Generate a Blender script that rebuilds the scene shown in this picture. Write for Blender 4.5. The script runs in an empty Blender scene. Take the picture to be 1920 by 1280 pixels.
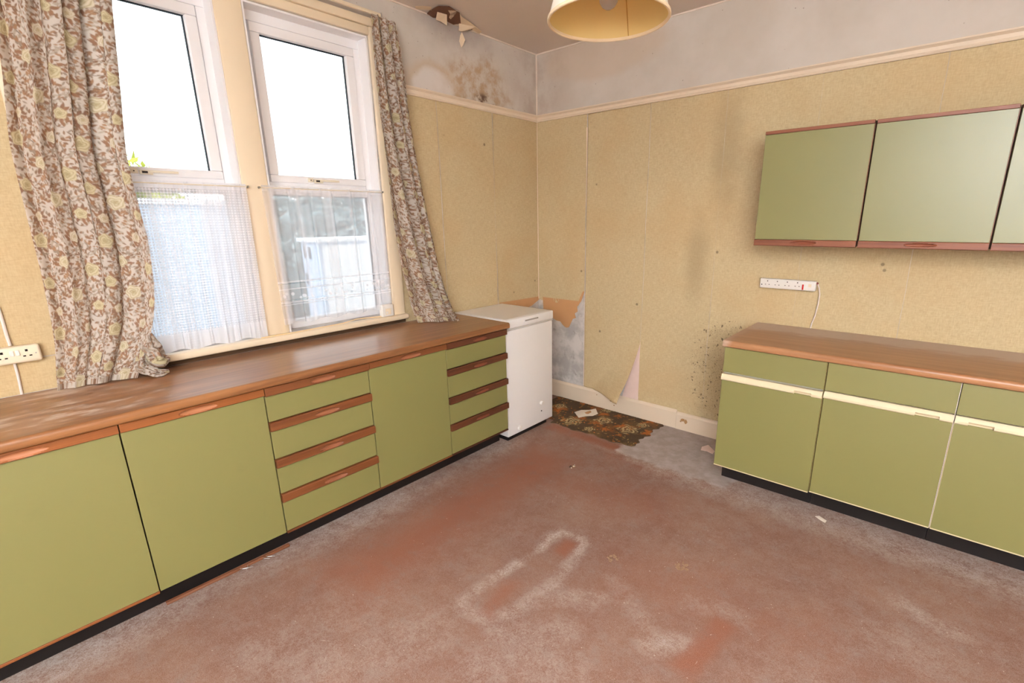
import bpy, bmesh, math, random
import numpy as np
from mathutils import Vector, Matrix

S = bpy.context.scene
COL = S.collection
random.seed(7)
RNG = np.random.default_rng(11)

def lin(c):
    return tuple((v/255/12.92 if v/255 <= .04045 else ((v/255+.055)/1.055)**2.4) for v in c)

# ------------------------------------------------------------------ camera
CP = Vector((2.8433, -3.3757, 1.56805))
CR = Vector((0.76652404, 0.64214062, -0.00981436))
CU = Vector((-0.1639134, 0.21039382, 0.96377738))
CF = Vector((-0.62094549, 0.73714982, -0.26652737))
cam_d = bpy.data.cameras.new('camera')
cam = bpy.data.objects.new('camera', cam_d)
COL.objects.link(cam)
M = Matrix(((CR.x, CU.x, -CF.x), (CR.y, CU.y, -CF.y), (CR.z, CU.z, -CF.z))).to_4x4()
M.translation = CP
cam.matrix_world = M
cam_d.sensor_width = 36
cam_d.lens = 36*916.522/1920
cam_d.shift_x = -51.1/1920
cam_d.shift_y = 25.68/1920
cam_d.clip_start = .02
S.camera = cam

# ------------------------------------------------------------------ sky, lights, exposure
W = bpy.data.worlds.new('sky')
S.world = W
W.use_nodes = True
W.node_tree.nodes['Background'].inputs[0].default_value = (.93, .97, 1, 1)
W.node_tree.nodes['Background'].inputs[1].default_value = 3.3

# the photographer's flash, tilted up and bounced off the ceiling behind the camera
fl = bpy.data.lights.new('bounce_flash', 'SPOT')
fl.energy = 9300
fl.color = (.80, .97, 1.18)
fl.spot_size = math.radians(95)
fl.spot_blend = .7
fl.shadow_soft_size = .05
flo = bpy.data.objects.new('bounce_flash', fl)
COL.objects.link(flo)
flo.location = (2.95, -3.5, 1.74)
flo.rotation_euler = (Vector((.65, -1.0, .68))).to_track_quat('-Z', 'Y').to_euler()

# sky portals: sample the daylight that enters through the two windows
for py in (-2.68, -1.87):
    a = bpy.data.lights.new('window_portal', 'AREA')
    a.shape = 'RECTANGLE'; a.size = 1.66; a.size_y = .68
    a.cycles.is_portal = True
    o = bpy.data.objects.new('window_portal', a)
    COL.objects.link(o)
    o.location = (-.16, py, 1.79)
    o.rotation_euler = (0, -math.pi/2, 0)

S.view_settings.view_transform = 'Standard'
S.view_settings.look = 'None'
S.view_settings.exposure = 0.0
S.view_settings.gamma = 1
S.view_settings.use_curve_mapping = False
S.cycles.max_bounces = 10
S.cycles.diffuse_bounces = 6
S.cycles.transparent_max_bounces = 24
S.cycles.sample_clamp_indirect = 6
S.cycles.use_denoising = True

def bp(u, v, ax, val):
    """point of the photograph's ray on the plane axis=val"""
    r = CF+CR*((u-960-51.1)/916.522)-CU*((v-640-25.68)/916.522)
    return CP+r*((val-CP[ax])/r[ax])

# ------------------------------------------------------------------ node helper
class NT:
    def __init__(s, name):
        s.m = bpy.data.materials.new(name); s.m.use_nodes = True
        s.t = s.m.node_tree; s.n = s.t.nodes; s.n.clear()
        s.out = s.n.new('ShaderNodeOutputMaterial')
    def put(s, sock, v):
        if v is None: return
        if isinstance(v, bpy.types.NodeSocket): s.t.links.new(v, sock)
        else:
            if hasattr(sock.default_value, '__len__') and len(sock.default_value) == 4 and len(v) == 3: v = tuple(v)+(1,)
            sock.default_value = v
    def m_(s, op, a, b=None, c=None, clamp=False):
        n = s.n.new('ShaderNodeMath'); n.operation = op; n.use_clamp = clamp
        for i, v in enumerate((a, b, c)): s.put(n.inputs[i], v)
        return n.outputs[0]
    def mix(s, f, a, b, mode='MIX'):
        n = s.n.new('ShaderNodeMix'); n.data_type = 'RGBA'; n.blend_type = mode
        s.put(n.inputs[0], f); s.put(n.inputs[6], a); s.put(n.inputs[7], b)
        return n.outputs[2]
    def pos(s):
        return s.n.new('ShaderNodeNewGeometry').outputs['Position']
    def obj(s):
        return s.n.new('ShaderNodeTexCoord').outputs['Object']
    def xyz(s, v):
        n = s.n.new('ShaderNodeSeparateXYZ'); s.put(n.inputs[0], v); return n.outputs
    def comb(s, x, y, z):
        n = s.n.new('ShaderNodeCombineXYZ')
        for i, v in enumerate((x, y, z)): s.put(n.inputs[i], v)
        return n.outputs[0]
    def scale(s, v, k):
        n = s.n.new('ShaderNodeVectorMath'); n.operation = 'MULTIPLY'
        s.put(n.inputs[0], v); n.inputs[1].default_value = k; return n.outputs[0]
    def noise(s, v, sc, det=3, rough=.5, dist=0):
        n = s.n.new('ShaderNodeTexNoise'); s.put(n.inputs['Vector'], v)
        n.inputs['Scale'].default_value = sc; n.inputs['Detail'].default_value = det
        n.inputs['Roughness'].default_value = rough; n.inputs['Distortion'].default_value = dist
        return n.outputs['Fac']
    def voro(s, v, sc, feat='F1'):
        n = s.n.new('ShaderNodeTexVoronoi'); n.feature = feat
        s.put(n.inputs['Vector'], v); n.inputs['Scale'].default_value = sc
        return n.outputs
    def rng(s, v, a, b, c=0., d=1.):
        n = s.n.new('ShaderNodeMapRange'); n.clamp = True; n.interpolation_type = 'SMOOTHSTEP'
        s.put(n.inputs[0], v)
        for i, k in enumerate((a, b, c, d)): n.inputs[i+1].default_value = k
        return n.outputs[0]
    def attr(s, name):
        n = s.n.new('ShaderNodeAttribute'); n.attribute_name = name; return n.outputs
    def blob(s, u, v, cu, cv, ru, rv, wob, edge=.5, amt=.5):
        """soft mask, 1 inside an ellipse at (cu,cv), its rim pushed about by the noise wob"""
        a = s.m_('DIVIDE', s.m_('SUBTRACT', u, cu), ru); b = s.m_('DIVIDE', s.m_('SUBTRACT', v, cv), rv)
        d = s.m_('SQRT', s.m_('ADD', s.m_('MULTIPLY', a, a), s.m_('MULTIPLY', b, b)))
        d = s.m_('ADD', d, s.m_('MULTIPLY', s.m_('SUBTRACT', wob, .5), amt*2))
        return s.rng(d, 1-edge, 1+edge*.3, 1, 0)
    def bump(s, h, st=.2, dist=.002):
        n = s.n.new('ShaderNodeBump'); s.put(n.inputs['Height'], h)
        n.inputs['Strength'].default_value = st; n.inputs['Distance'].default_value = dist
        return n.outputs[0]
    def bsdf(s, col, rough=.6, spec=.4, normal=None, metal=0, coat=0, trans=0, ior=1.45, sub=0):
        n = s.n.new('ShaderNodeBsdfPrincipled')
        s.put(n.inputs['Base Color'], col); s.put(n.inputs['Roughness'], rough)
        s.put(n.inputs['Specular IOR Level'], spec); n.inputs['Metallic'].default_value = metal
        n.inputs['Coat Weight'].default_value = coat; n.inputs['Coat Roughness'].default_value = .08
        n.inputs['Transmission Weight'].default_value = trans; n.inputs['IOR'].default_value = ior
        if normal is not None: s.put(n.inputs['Normal'], normal)
        return n.outputs[0]
    def shader(s, kind, **kw):
        n = s.n.new(kind)
        for k, v in kw.items(): s.put(n.inputs[k], v)
        return n.outputs[0]
    def mixs(s, f, a, b):
        n = s.n.new('ShaderNodeMixShader'); s.put(n.inputs[0], f); s.put(n.inputs[1], a); s.put(n.inputs[2], b)
        return n.outputs[0]
    def done(s, sh):
        s.t.links.new(sh, s.out.inputs[0]); return s.m

def plain(name, rgb, rough=.5, spec=.4, metal=0, var=.06, sc=30, coat=0):
    t = NT(name); c = lin(rgb)
    f = t.noise(t.obj(), sc, 3)
    col = t.mix(f, tuple(v*(1-var) for v in c), tuple(min(1, v*(1+var)) for v in c))
    return t.done(t.bsdf(col, rough, spec, metal=metal, coat=coat))

def wood(name, dark, light, axis, rough=.4, coat=0, k=1., dust=None, spec=.4):
    """straight-grained veneer, the grain along the given axis"""
    t = NT(name); p = t.pos() if dust else t.obj()
    st = [38*k, 38*k, 38*k]; st[axis] = 1.6*k
    n1 = t.noise(t.scale(p, st), 1.0, 4, .6, .6)
    st2 = [260, 260, 260]; st2[axis] = 5
    n2 = t.noise(t.scale(p, st2), 1.0, 2)
    f = t.m_('ADD', t.m_('MULTIPLY', n1, .8), t.m_('MULTIPLY', n2, .2))
    col = t.mix(t.rng(f, .3, .7), lin(dark), lin(light))
    r = rough
    if dust:
        d = dust(t, p)
        col = t.mix(d, col, lin((188, 166, 148)))
        r = t.m_('ADD', t.m_('MULTIPLY', d, .45), rough)
    return t.done(t.bsdf(col, r, spec, coat=coat))

# ------------------------------------------------------------------ mesh helper
def link(name, me, mats, parent=None, smooth=False):
    for m in (mats if isinstance(mats, (list, tuple)) else [mats]): me.materials.append(m)
    if smooth:
        for p in me.polygons: p.use_smooth = True
    o = bpy.data.objects.new(name, me); COL.objects.link(o)
    if parent is not None:
        o.parent = parent
        r = parent
        while r.parent: r = r.parent
        off = r.location
        if off.length > 0:
            me.transform(Matrix.Translation(-off))
    return o

def thing(name, loc, label, cat, group=None):
    o = bpy.data.objects.new(name, None); COL.objects.link(o)
    o.empty_display_size = .05
    o.location = loc; o['label'] = label; o['category'] = cat
    if group: o['group'] = group
    return o

def tag(o, label, cat, group=None):
    o['label'] = label; o['category'] = cat
    if group: o['group'] = group
    return o

def struct(o):
    o['kind'] = 'structure'; return o

class MB:
    """collects shapes in world coordinates; build() links them as one mesh"""
    def __init__(s): s.b = bmesh.new()
    def box(s, x0, x1, y0, y1, z0, z1, bev=0, seg=2, mi=0):
        t = bmesh.new()
        vs = [t.verts.new((x, y, z)) for x in (x0, x1) for y in (y0, y1) for z in (z0, z1)]
        for f in ((0, 1, 3, 2), (4, 6, 7, 5), (0, 4, 5, 1), (2, 3, 7, 6), (0, 2, 6, 4), (1, 5, 7, 3)):
            t.faces.new([vs[i] for i in f])
        if bev: bmesh.ops.bevel(t, geom=t.edges[:], offset=bev, segments=seg, affect='EDGES', profile=.5)
        return s.join(t, mi)
    def join(s, t, mi=0):
        bmesh.ops.recalc_face_normals(t, faces=t.faces)
        for f in t.faces: f.material_index = mi
        me = bpy.data.meshes.new('tmp'); t.to_mesh(me); t.free()
        s.b.from_mesh(me); bpy.data.meshes.remove(me); return s
    def cyl(s, p0, p1, r0, r1=None, n=16, caps=True, mi=0):
        r1 = r0 if r1 is None else r1
        p0, p1 = Vector(p0), Vector(p1); d = (p1-p0).normalized()
        a = d.orthogonal().normalized(); b = d.cross(a); t = bmesh.new()
        R0 = [t.verts.new(p0+(a*math.cos(k*math.tau/n)+b*math.sin(k*math.tau/n))*r0) for k in range(n)]
        R1 = [t.verts.new(p1+(a*math.cos(k*math.tau/n)+b*math.sin(k*math.tau/n))*r1) for k in range(n)]
        for k in range(n): t.faces.new((R0[k], R0[(k+1) % n], R1[(k+1) % n], R1[k]))
        if caps: t.faces.new(R0[::-1]); t.faces.new(R1)
        return s.join(t, mi)
    def lathe(s, c, prof, n=32, axis='z', mi=0):
        t = bmesh.new(); rings = []
        for r, h in prof:
            ring = []
            for k in range(n):
                a = k*math.tau/n
                q = (r*math.cos(a), r*math.sin(a), h)
                if axis == 'x': q = (h, r*math.cos(a), r*math.sin(a))
                if axis == 'y': q = (r*math.cos(a), h, r*math.sin(a))
                ring.append(t.verts.new(Vector(c)+Vector(q)))
            rings.append(ring)
        for A, B in zip(rings, rings[1:]):
            for k in range(n): t.faces.new((A[k], A[(k+1) % n], B[(k+1) % n], B[k]))
        return s.join(t, mi)
    def tube(s, pts, r, n=8, mi=0):
        t = bmesh.new(); pts = [Vector(p) for p in pts]; rings = []
        up = Vector((0, 0, 1))
        for i, p in enumerate(pts):
            d = (pts[min(i+1, len(pts)-1)]-pts[max(i-1, 0)]).normalized()
            a = d.cross(up if abs(d.z) < .95 else Vector((1, 0, 0))).normalized(); b = d.cross(a)
            rings.append([t.verts.new(p+(a*math.cos(k*math.tau/n)+b*math.sin(k*math.tau/n))*r) for k in range(n)])
        for A, B in zip(rings, rings[1:]):
            for k in range(n): t.faces.new((A[k], A[(k+1) % n], B[(k+1) % n], B[k]))
        t.faces.new(rings[0][::-1]); t.faces.new(rings[-1])
        return s.join(t, mi)
    def prism(s, poly, ext, mi=0):
        """planar polygon (3-D points) extruded by the vector ext"""
        t = bmesh.new()
        f = t.faces.new([t.verts.new(p) for p in poly])
        r = bmesh.ops.extrude_face_region(t, geom=[f])
        bmesh.ops.translate(t, vec=ext, verts=[v for v in r['geom'] if isinstance(v, bmesh.types.BMVert)])
        bmesh.ops.triangulate(t, faces=[f for f in t.faces if len(f.verts) > 4])
        return s.join(t, mi)
    def build(s, name, mats, parent=None, smooth=False):
        me = bpy.data.meshes.new(name); s.b.to_mesh(me); s.b.free()
        o = link(name, me, mats, parent)
        if smooth:
            me.polygons.foreach_set('use_smooth', [True]*len(me.polygons))
            me.set_sharp_from_angle(angle=math.radians(35))
        return o

def bx(name, mat, parent, x0, x1, y0, y1, z0, z1, bev=0, seg=2):
    return MB().box(x0, x1, y0, y1, z0, z1, bev, seg).build(name, mat, parent, smooth=bev > 0)

def grid_mesh(name, P, mats, parent=None, attrs=None, smooth=True, thick=0, closed=False):
    """P: array (rows, cols, 3)"""
    R, C = P.shape[:2]
    idx = np.arange(R*C).reshape(R, C)
    f = np.stack([idx[:-1, :-1], idx[:-1, 1:], idx[1:, 1:], idx[1:, :-1]], -1).reshape(-1, 4)
    me = bpy.data.meshes.new(name)
    me.vertices.add(R*C); me.vertices.foreach_set('co', P.reshape(-1).astype(np.float32))
    me.loops.add(f.size); me.loops.foreach_set('vertex_index', f.reshape(-1).astype(np.int32))
    me.polygons.add(len(f)); me.polygons.foreach_set('loop_start', np.arange(0, f.size, 4, dtype=np.int32))
    me.update(calc_edges=True)
    for k, a in (attrs or {}).items():
        a = np.asarray(a, np.float32)
        if a.ndim == 3:
            at = me.color_attributes.new(k, 'FLOAT_COLOR', 'POINT')
            rgba = np.ones((R*C, 4), np.float32); rgba[:, :3] = a.reshape(-1, 3)
            at.data.foreach_set('color', rgba.reshape(-1))
        else:
            at = me.attributes.new(k, 'FLOAT', 'POINT'); at.data.foreach_set('value', a.reshape(-1))
    if smooth: me.polygons.foreach_set('use_smooth', [True]*len(me.polygons))
    o = link(name, me, mats, parent)
    if thick:
        md = o.modifiers.new('thickness', 'SOLIDIFY'); md.thickness = thick; md.offset = 0
    return o

# ------------------------------------------------------------------ materials
def mat_wallpaper():
    t = NT('hessian_wallpaper'); p = t.pos(); X, Y, Z = t.xyz(p)
    u = t.m_('ADD', X, Y)
    q = t.comb(u, 0., Z)
    v1 = t.noise(t.scale(q, (380, 1, 60)), 1, 2); h1 = t.noise(t.scale(q, (60, 1, 380)), 1, 2)
    v2 = t.noise(t.scale(q, (170, 1, 26)), 1, 2); h2 = t.noise(t.scale(q, (26, 1, 170)), 1, 2)
    weave = t.m_('ADD', t.m_('MULTIPLY', t.m_('ADD', v1, h1), .5), t.m_('MULTIPLY', t.m_('ADD', v2, h2), .5))
    f = t.rng(weave, .62, 1.32)
    col = t.mix(f, lin((167, 146, 109)), lin((192, 172, 136)))
    big = t.noise(q, 1.7, 3, .55)
    col = t.mix(t.rng(big, .4, .75, 0, .35), col, lin((176, 140, 92)))
    wob = t.noise(q, 6, 4, .6)
    # damp smear left of the wall cupboard and lower down beside the base units (back wall only: Y ~ 0)
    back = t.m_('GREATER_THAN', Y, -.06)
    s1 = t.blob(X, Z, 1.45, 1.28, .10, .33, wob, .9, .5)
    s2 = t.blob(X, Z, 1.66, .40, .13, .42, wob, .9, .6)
    s3 = t.blob(X, Z, 1.60, 2.0, .12, .5, wob, .9, .6)  # darker upright band higher up
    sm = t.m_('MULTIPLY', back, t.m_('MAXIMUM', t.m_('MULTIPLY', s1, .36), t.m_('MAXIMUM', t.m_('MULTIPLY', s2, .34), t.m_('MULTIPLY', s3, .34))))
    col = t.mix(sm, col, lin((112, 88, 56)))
    # mould specks
    qd = t.n.new('ShaderNodeVectorMath'); qd.operation = 'ADD'; t.put(qd.inputs[0], q); t.put(qd.inputs[1], t.comb(t.m_('MULTIPLY', t.noise(q, 60, 3), .03), 0., t.m_('MULTIPLY', t.noise(q, 43, 3), .05)))
    vo = t.voro(qd.outputs[0], 64); cellr = t.xyz(vo['Color'])[0]
    vo2 = t.voro(q, 110); cell2 = t.xyz(vo2['Color'])[0]
    zone = t.m_('MULTIPLY', back, t.m_('MAXIMUM', t.blob(X, Z, 1.66, .5, .26, .55, wob, .9, .7), t.m_('MULTIPLY', t.blob(X, Z, 1.40, 1.6, .3, .9, wob, .9, .8), .25)))
    thr = t.m_('MULTIPLY', t.m_('MULTIPLY', t.xyz(vo['Color'])[1], t.xyz(vo['Color'])[1]), .42)
    sp = t.m_('MULTIPLY', t.rng(t.m_('SUBTRACT', thr, vo['Distance']), -.04, .08), t.m_('GREATER_THAN', t.m_('MULTIPLY', zone, cellr), .34))
    sp2 = t.m_('MULTIPLY', t.rng(vo2['Distance'], .15, .4, 1, 0), t.m_('GREATER_THAN', t.m_('MULTIPLY', zone, cell2), .34))
    # a few isolated marks anywhere
    vo3 = t.voro(q, 7); c3 = t.xyz(vo3['Color'])[1]
    sp3 = t.m_('MULTIPLY', t.rng(vo3['Distance'], .05, .09, 1, 0), t.m_('GREATER_THAN', c3, .72))
    sp = t.m_('MAXIMUM', t.m_('MAXIMUM', sp, t.m_('MULTIPLY', sp2, .7)), t.m_('MULTIPLY', sp3, .8))
    col = t.mix(t.m_('MULTIPLY', sp, .8), col, lin((74, 58, 40)))
    return t.done(t.bsdf(col, .8, .2, t.bump(weave, .2, .001)))

def mat_wall():
    """painted frieze above the picture rail, old bare plaster below it"""
    t = NT('painted_plaster'); p = t.pos(); X, Y, Z = t.xyz(p)
    n = t.noise(p, 2.2, 4, .6); nf = t.noise(p, 14, 5, .65); wob = t.noise(p, 5, 5, .62)
    up = t.mix(t.rng(n, .3, .7), lin((187, 175, 162)), lin((199, 189, 179)))
    up = t.mix(t.rng(nf, .55, .8, 0, .25), up, lin((186, 166, 146)))
    left = t.m_('LESS_THAN', X, .02)
    # damp stains on the window wall: pale tide-marked disc, brown bloom, dark patch under the peeling edge
    b1 = t.blob(Y, Z, -.66, 2.47, .38, .26, wob, .5, .55)
    b2 = t.blob(Y, Z, -.62, 2.40, .12, .07, wob, .5, .6)
    b3 = t.blob(Y, Z, -.85, 2.86, .42, .2, wob, .8, .5)
    ring = t.m_('SUBTRACT', t.blob(Y, Z, -1.06, 2.42, .25, .17, wob, .3, .3), t.blob(Y, Z, -1.06, 2.41, .19, .13, wob, .25, .3))
    disc = t.blob(Y, Z, -1.06, 2.41, .19, .13, wob, .25, .3)
    up = t.mix(t.m_('MULTIPLY', left, t.m_('MULTIPLY', b1, t.rng(nf, .35, .65, .12, .85))), up, lin((160, 128, 92)))
    up = t.mix(t.m_('MULTIPLY', left, t.m_('MULTIPLY', b2, t.rng(nf, .45, .6, 0, .9))), up, lin((66, 40, 26)))
    up = t.mix(t.m_('MULTIPLY', left, t.m_('MULTIPLY', b3, .55)), up, lin((126, 104, 96)))
    up = t.mix(t.m_('MULTIPLY', left, t.m_('MULTIPLY', ring, .42)), up, lin((182, 148, 108)))
    up = t.mix(t.m_('MULTIPLY', left, t.m_('MULTIPLY', disc, .5)), up, lin((222, 212, 206)))
    # the back wall's large soft water mark reaching down from the ceiling
    bk = t.m_('GREATER_THAN', Y, -.02)
    w1 = t.blob(X, Z, .62, 2.75, .55, .2, wob, .25, .25)
    up = t.mix(t.m_('MULTIPLY', bk, t.m_('MULTIPLY', w1, .5)), up, lin((190, 166, 142)))
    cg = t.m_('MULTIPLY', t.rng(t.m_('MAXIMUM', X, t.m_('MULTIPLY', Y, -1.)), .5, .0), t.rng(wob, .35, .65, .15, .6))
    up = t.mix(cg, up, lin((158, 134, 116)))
    vo = t.voro(p, 26); c = t.xyz(vo['Color'])[0]
    sp = t.m_('MULTIPLY', t.rng(vo['Distance'], .04, .13, 1, 0), t.m_('GREATER_THAN', c, .8))
    up = t.mix(t.m_('MULTIPLY', sp, .55), up, lin((110, 90, 74)))
    lo = t.mix(t.rng(wob, .38, .62), lin((164, 156, 150)), lin((202, 194, 188)))
    lo = t.mix(t.rng(nf, .56, .7, 0, .6), lo, lin((122, 112, 100)))
    col = t.mix(t.m_('GREATER_THAN', Z, 2.36), lo, up)
    return t.done(t.bsdf(col, .85, .15, t.bump(nf, .15, .004)))

def mat_ceiling():
    t = NT('ceiling_paint'); p = t.pos(); n = t.noise(p, 1.5, 4)
    col = t.mix(n, lin((218, 204, 192)), lin((225, 213, 204)))
    return t.done(t.bsdf(col, .85, .15))

def mat_floor():
    t = NT('worn_red_carpet'); p = t.pos(); X, Y, Z = t.xyz(p)
    d = t.attr('dust')['Fac']; bare = t.attr('bare')['Fac']; wear = t.attr('wear')['Fac']
    fib = t.noise(p, 420, 2); fine = t.noise(p, 130, 3, .7); big = t.noise(p, 2.6, 4, .6)
    mid = t.noise(p, 11, 5, .7)
    col = t.mix(t.rng(big, .32, .68), lin((100, 62, 45)), lin((111, 76, 58)))
    col = t.mix(t.m_('MULTIPLY', wear, .9), col, lin((117, 62, 37)))
    col = t.mix(t.rng(mid, .5, .75, 0, .5), col, lin((93, 69, 58)))
    # dust, gritty at its margins
    fst = t.noise(p, 75, 5, .8, 1.5)
    st = t.rng(t.m_('ADD', t.m_('MULTIPLY', fst, .65), t.m_('MULTIPLY', mid, .35)), .38, .62, .12, 1.15)
    g = t.m_('MULTIPLY', d, st, clamp=True)
    col = t.mix(t.m_('MULTIPLY', g, .97), col, lin((162, 149, 140)))
    # bare grey floor where the carpet has been taken up
    gb = t.m_('ADD', bare, t.m_('MULTIPLY', t.m_('SUBTRACT', mid, .5), .5))
    grey = t.mix(t.rng(mid, .35, .7), lin((143, 130, 122)), lin((166, 151, 144)))
    grey = t.mix(t.rng(fine, .62, .75, 0, .5), grey, lin((94, 82, 74)))
    col = t.mix(t.rng(gb, .42, .62), col, grey)
    col = t.mix(t.rng(fib, .3, .7), t.mix(.8, col, lin((60, 35, 25)), 'MIX') if 0 else t.mix(.14, col, lin((52, 30, 22))), t.mix(.10, col, lin((235, 205, 185))))
    return t.done(t.bsdf(col, .95, .1, t.bump(t.m_('ADD', fib, fine), .4, .003)))

def mat_glass():
    t = NT('window_glass'); fr = t.n.new('ShaderNodeFresnel'); fr.inputs[0].default_value = 1.45
    sh = t.mixs(fr.outputs[0], t.shader('ShaderNodeBsdfTransparent', Color=(.97, .985, .98)), t.shader('ShaderNodeBsdfGlossy', Color=(1, 1, 1), Roughness=.02))
    return t.done(sh)

def mat_cloth(name, trans=.25):
    t = NT(name); c = t.attr('print')['Color']
    w = t.noise(t.obj(), 700, 2)
    c = t.mix(.12, c, t.mix(w, (.05, .04, .03), (.9, .85, .8)))
    sh = t.mixs(trans, t.shader('ShaderNodeBsdfDiffuse', Color=c), t.shader('ShaderNodeBsdfTranslucent', Color=c))
    return t.done(sh)

def mat_net(name, kind):
    t = NT(name); u = t.attr('u')['Fac']; v = t.attr('v')['Fac']; pl = t.attr('pleat')['Fac']
    if kind == 'dots':
        k = math.tau/.0185
        a = t.m_('SINE', t.m_('MULTIPLY', t.m_('ADD', u, v), k*.72)); b = t.m_('SINE', t.m_('MULTIPLY', t.m_('SUBTRACT', u, v), k*.72))
        d = t.rng(t.m_('MULTIPLY', a, b), -.25, .35)
        al = t.m_('ADD', t.m_('MULTIPLY', d, .66), .30)
        al = t.m_('ADD', al, t.m_('MULTIPLY', pl, .22), clamp=True)
        hem = t.m_('MAXIMUM', t.m_('LESS_THAN', v, .085), t.m_('GREATER_THAN', v, .752))
        side = t.rng(u, .42, .46)
        al = t.m_('MAXIMUM', al, t.m_('MULTIPLY', t.m_('MAXIMUM', hem, t.m_('MULTIPLY', side, .8)), .95))
    else:
        fine = t.noise(t.comb(u, v, 0.), 300, 2)
        al = t.m_('ADD', .48, t.m_('MULTIPLY', pl, .30))
        al = t.m_('ADD', al, t.m_('MULTIPLY', t.m_('SUBTRACT', fine, .5), .1))
        # drawn-thread lines and a band of lace motifs near the hem
        for c0, w, s in ((.192, .004, .5), (.222, .003, -.22), (.232, .005, .45), (.130, .003, -.22), (.118, .004, .45), (.105, .003, .4)):
            ln = t.rng(t.m_('ABSOLUTE', t.m_('SUBTRACT', v, c0)), w*.5, w, s, 0)
            al = t.m_('ADD', al, ln)
        vo = t.voro(t.comb(u, v, 0.), 38)
        mo = t.m_('MULTIPLY', t.rng(vo['Distance'], .25, .45, 1, 0), t.rng(t.m_('ABSOLUTE', t.m_('SUBTRACT', v, .158)), .018, .03, 1, 0))
        al = t.m_('ADD', al, t.m_('MULTIPLY', mo, .6))
        hem = t.m_('MAXIMUM', t.m_('LESS_THAN', v, .03), t.m_('GREATER_THAN', v, .712))
        al = t.m_('MAXIMUM', al, t.m_('MULTIPLY', hem, .6))
        al = t.m_('MINIMUM', t.m_('MAXIMUM', al, .12), .95)
    c = lin((246, 245, 248))
    cl = t.mixs(.45, t.shader('ShaderNodeBsdfDiffuse', Color=c), t.shader('ShaderNodeBsdfTranslucent', Color=c))
    return t.done(t.mixs(al, t.shader('ShaderNodeBsdfTransparent', Color=(1, 1, 1)), cl))

def mat_print(name, rough=.9):
    t = NT(name); c = t.attr('print')['Color']; n = t.noise(t.pos(), 300, 2)
    c = t.mix(.12, c, t.mix(n, (.02, .012, .008), (.5, .38, .25)))
    return t.done(t.bsdf(c, rough, .1, t.bump(n, .5, .003)))

def mat_laminate():
    t = NT('olive_green_laminate'); p = t.pos()
    n = t.noise(p, 1.3, 3); f = t.noise(p, 240, 2)
    col = t.mix(t.m_('ADD', t.m_('MULTIPLY', n, .8), t.m_('MULTIPLY', f, .2)), lin((111, 106, 59)), lin((119, 113, 66)))
    sm = t.noise(p, 7, 5, .6)
    col = t.mix(t.rng(sm, .62, .8, 0, .18), col, lin((92, 86, 55)))
    return t.done(t.bsdf(col, .38, .85, t.bump(f, .03, .0005)))

def dust_left(t, p):
    X, Y, Z = t.xyz(p)
    n = t.noise(t.scale(p, (26, 9, 9)), 1, 5, .65); n2 = t.noise(t.scale(p, (8, 3, 3)), 1, 4, .6)
    zone = t.rng(Y, -2.75, -3.0, .02, 1); back = t.rng(X, .16, .0, 0, .5)
    a = t.m_('MULTIPLY', t.m_('MULTIPLY', zone, t.rng(t.m_('ADD', t.m_('MULTIPLY', n, .6), t.m_('MULTIPLY', n2, .5)), .5, .68)), t.rng(X, .58, .5, 0, 1))
    return t.m_('MULTIPLY', t.m_('MAXIMUM', a, t.m_('MULTIPLY', back, n)), 1.0)
def dust_right(t, p):
    X, Y, Z = t.xyz(p)
    n = t.noise(t.scale(p, (7, 16, 7)), 1, 5, .6)
    yy = t.m_('ADD', Y, t.m_('MULTIPLY', t.m_('SUBTRACT', n, .5), .32))
    xx = t.m_('ADD', X, t.m_('MULTIPLY', t.m_('SUBTRACT', n, .5), .08))
    return t.m_('MULTIPLY', t.m_('MAXIMUM', t.rng(yy, -.32, -.16, .02, 1), t.rng(xx, 1.96, 1.92, 0, .5)), .95)

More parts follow.
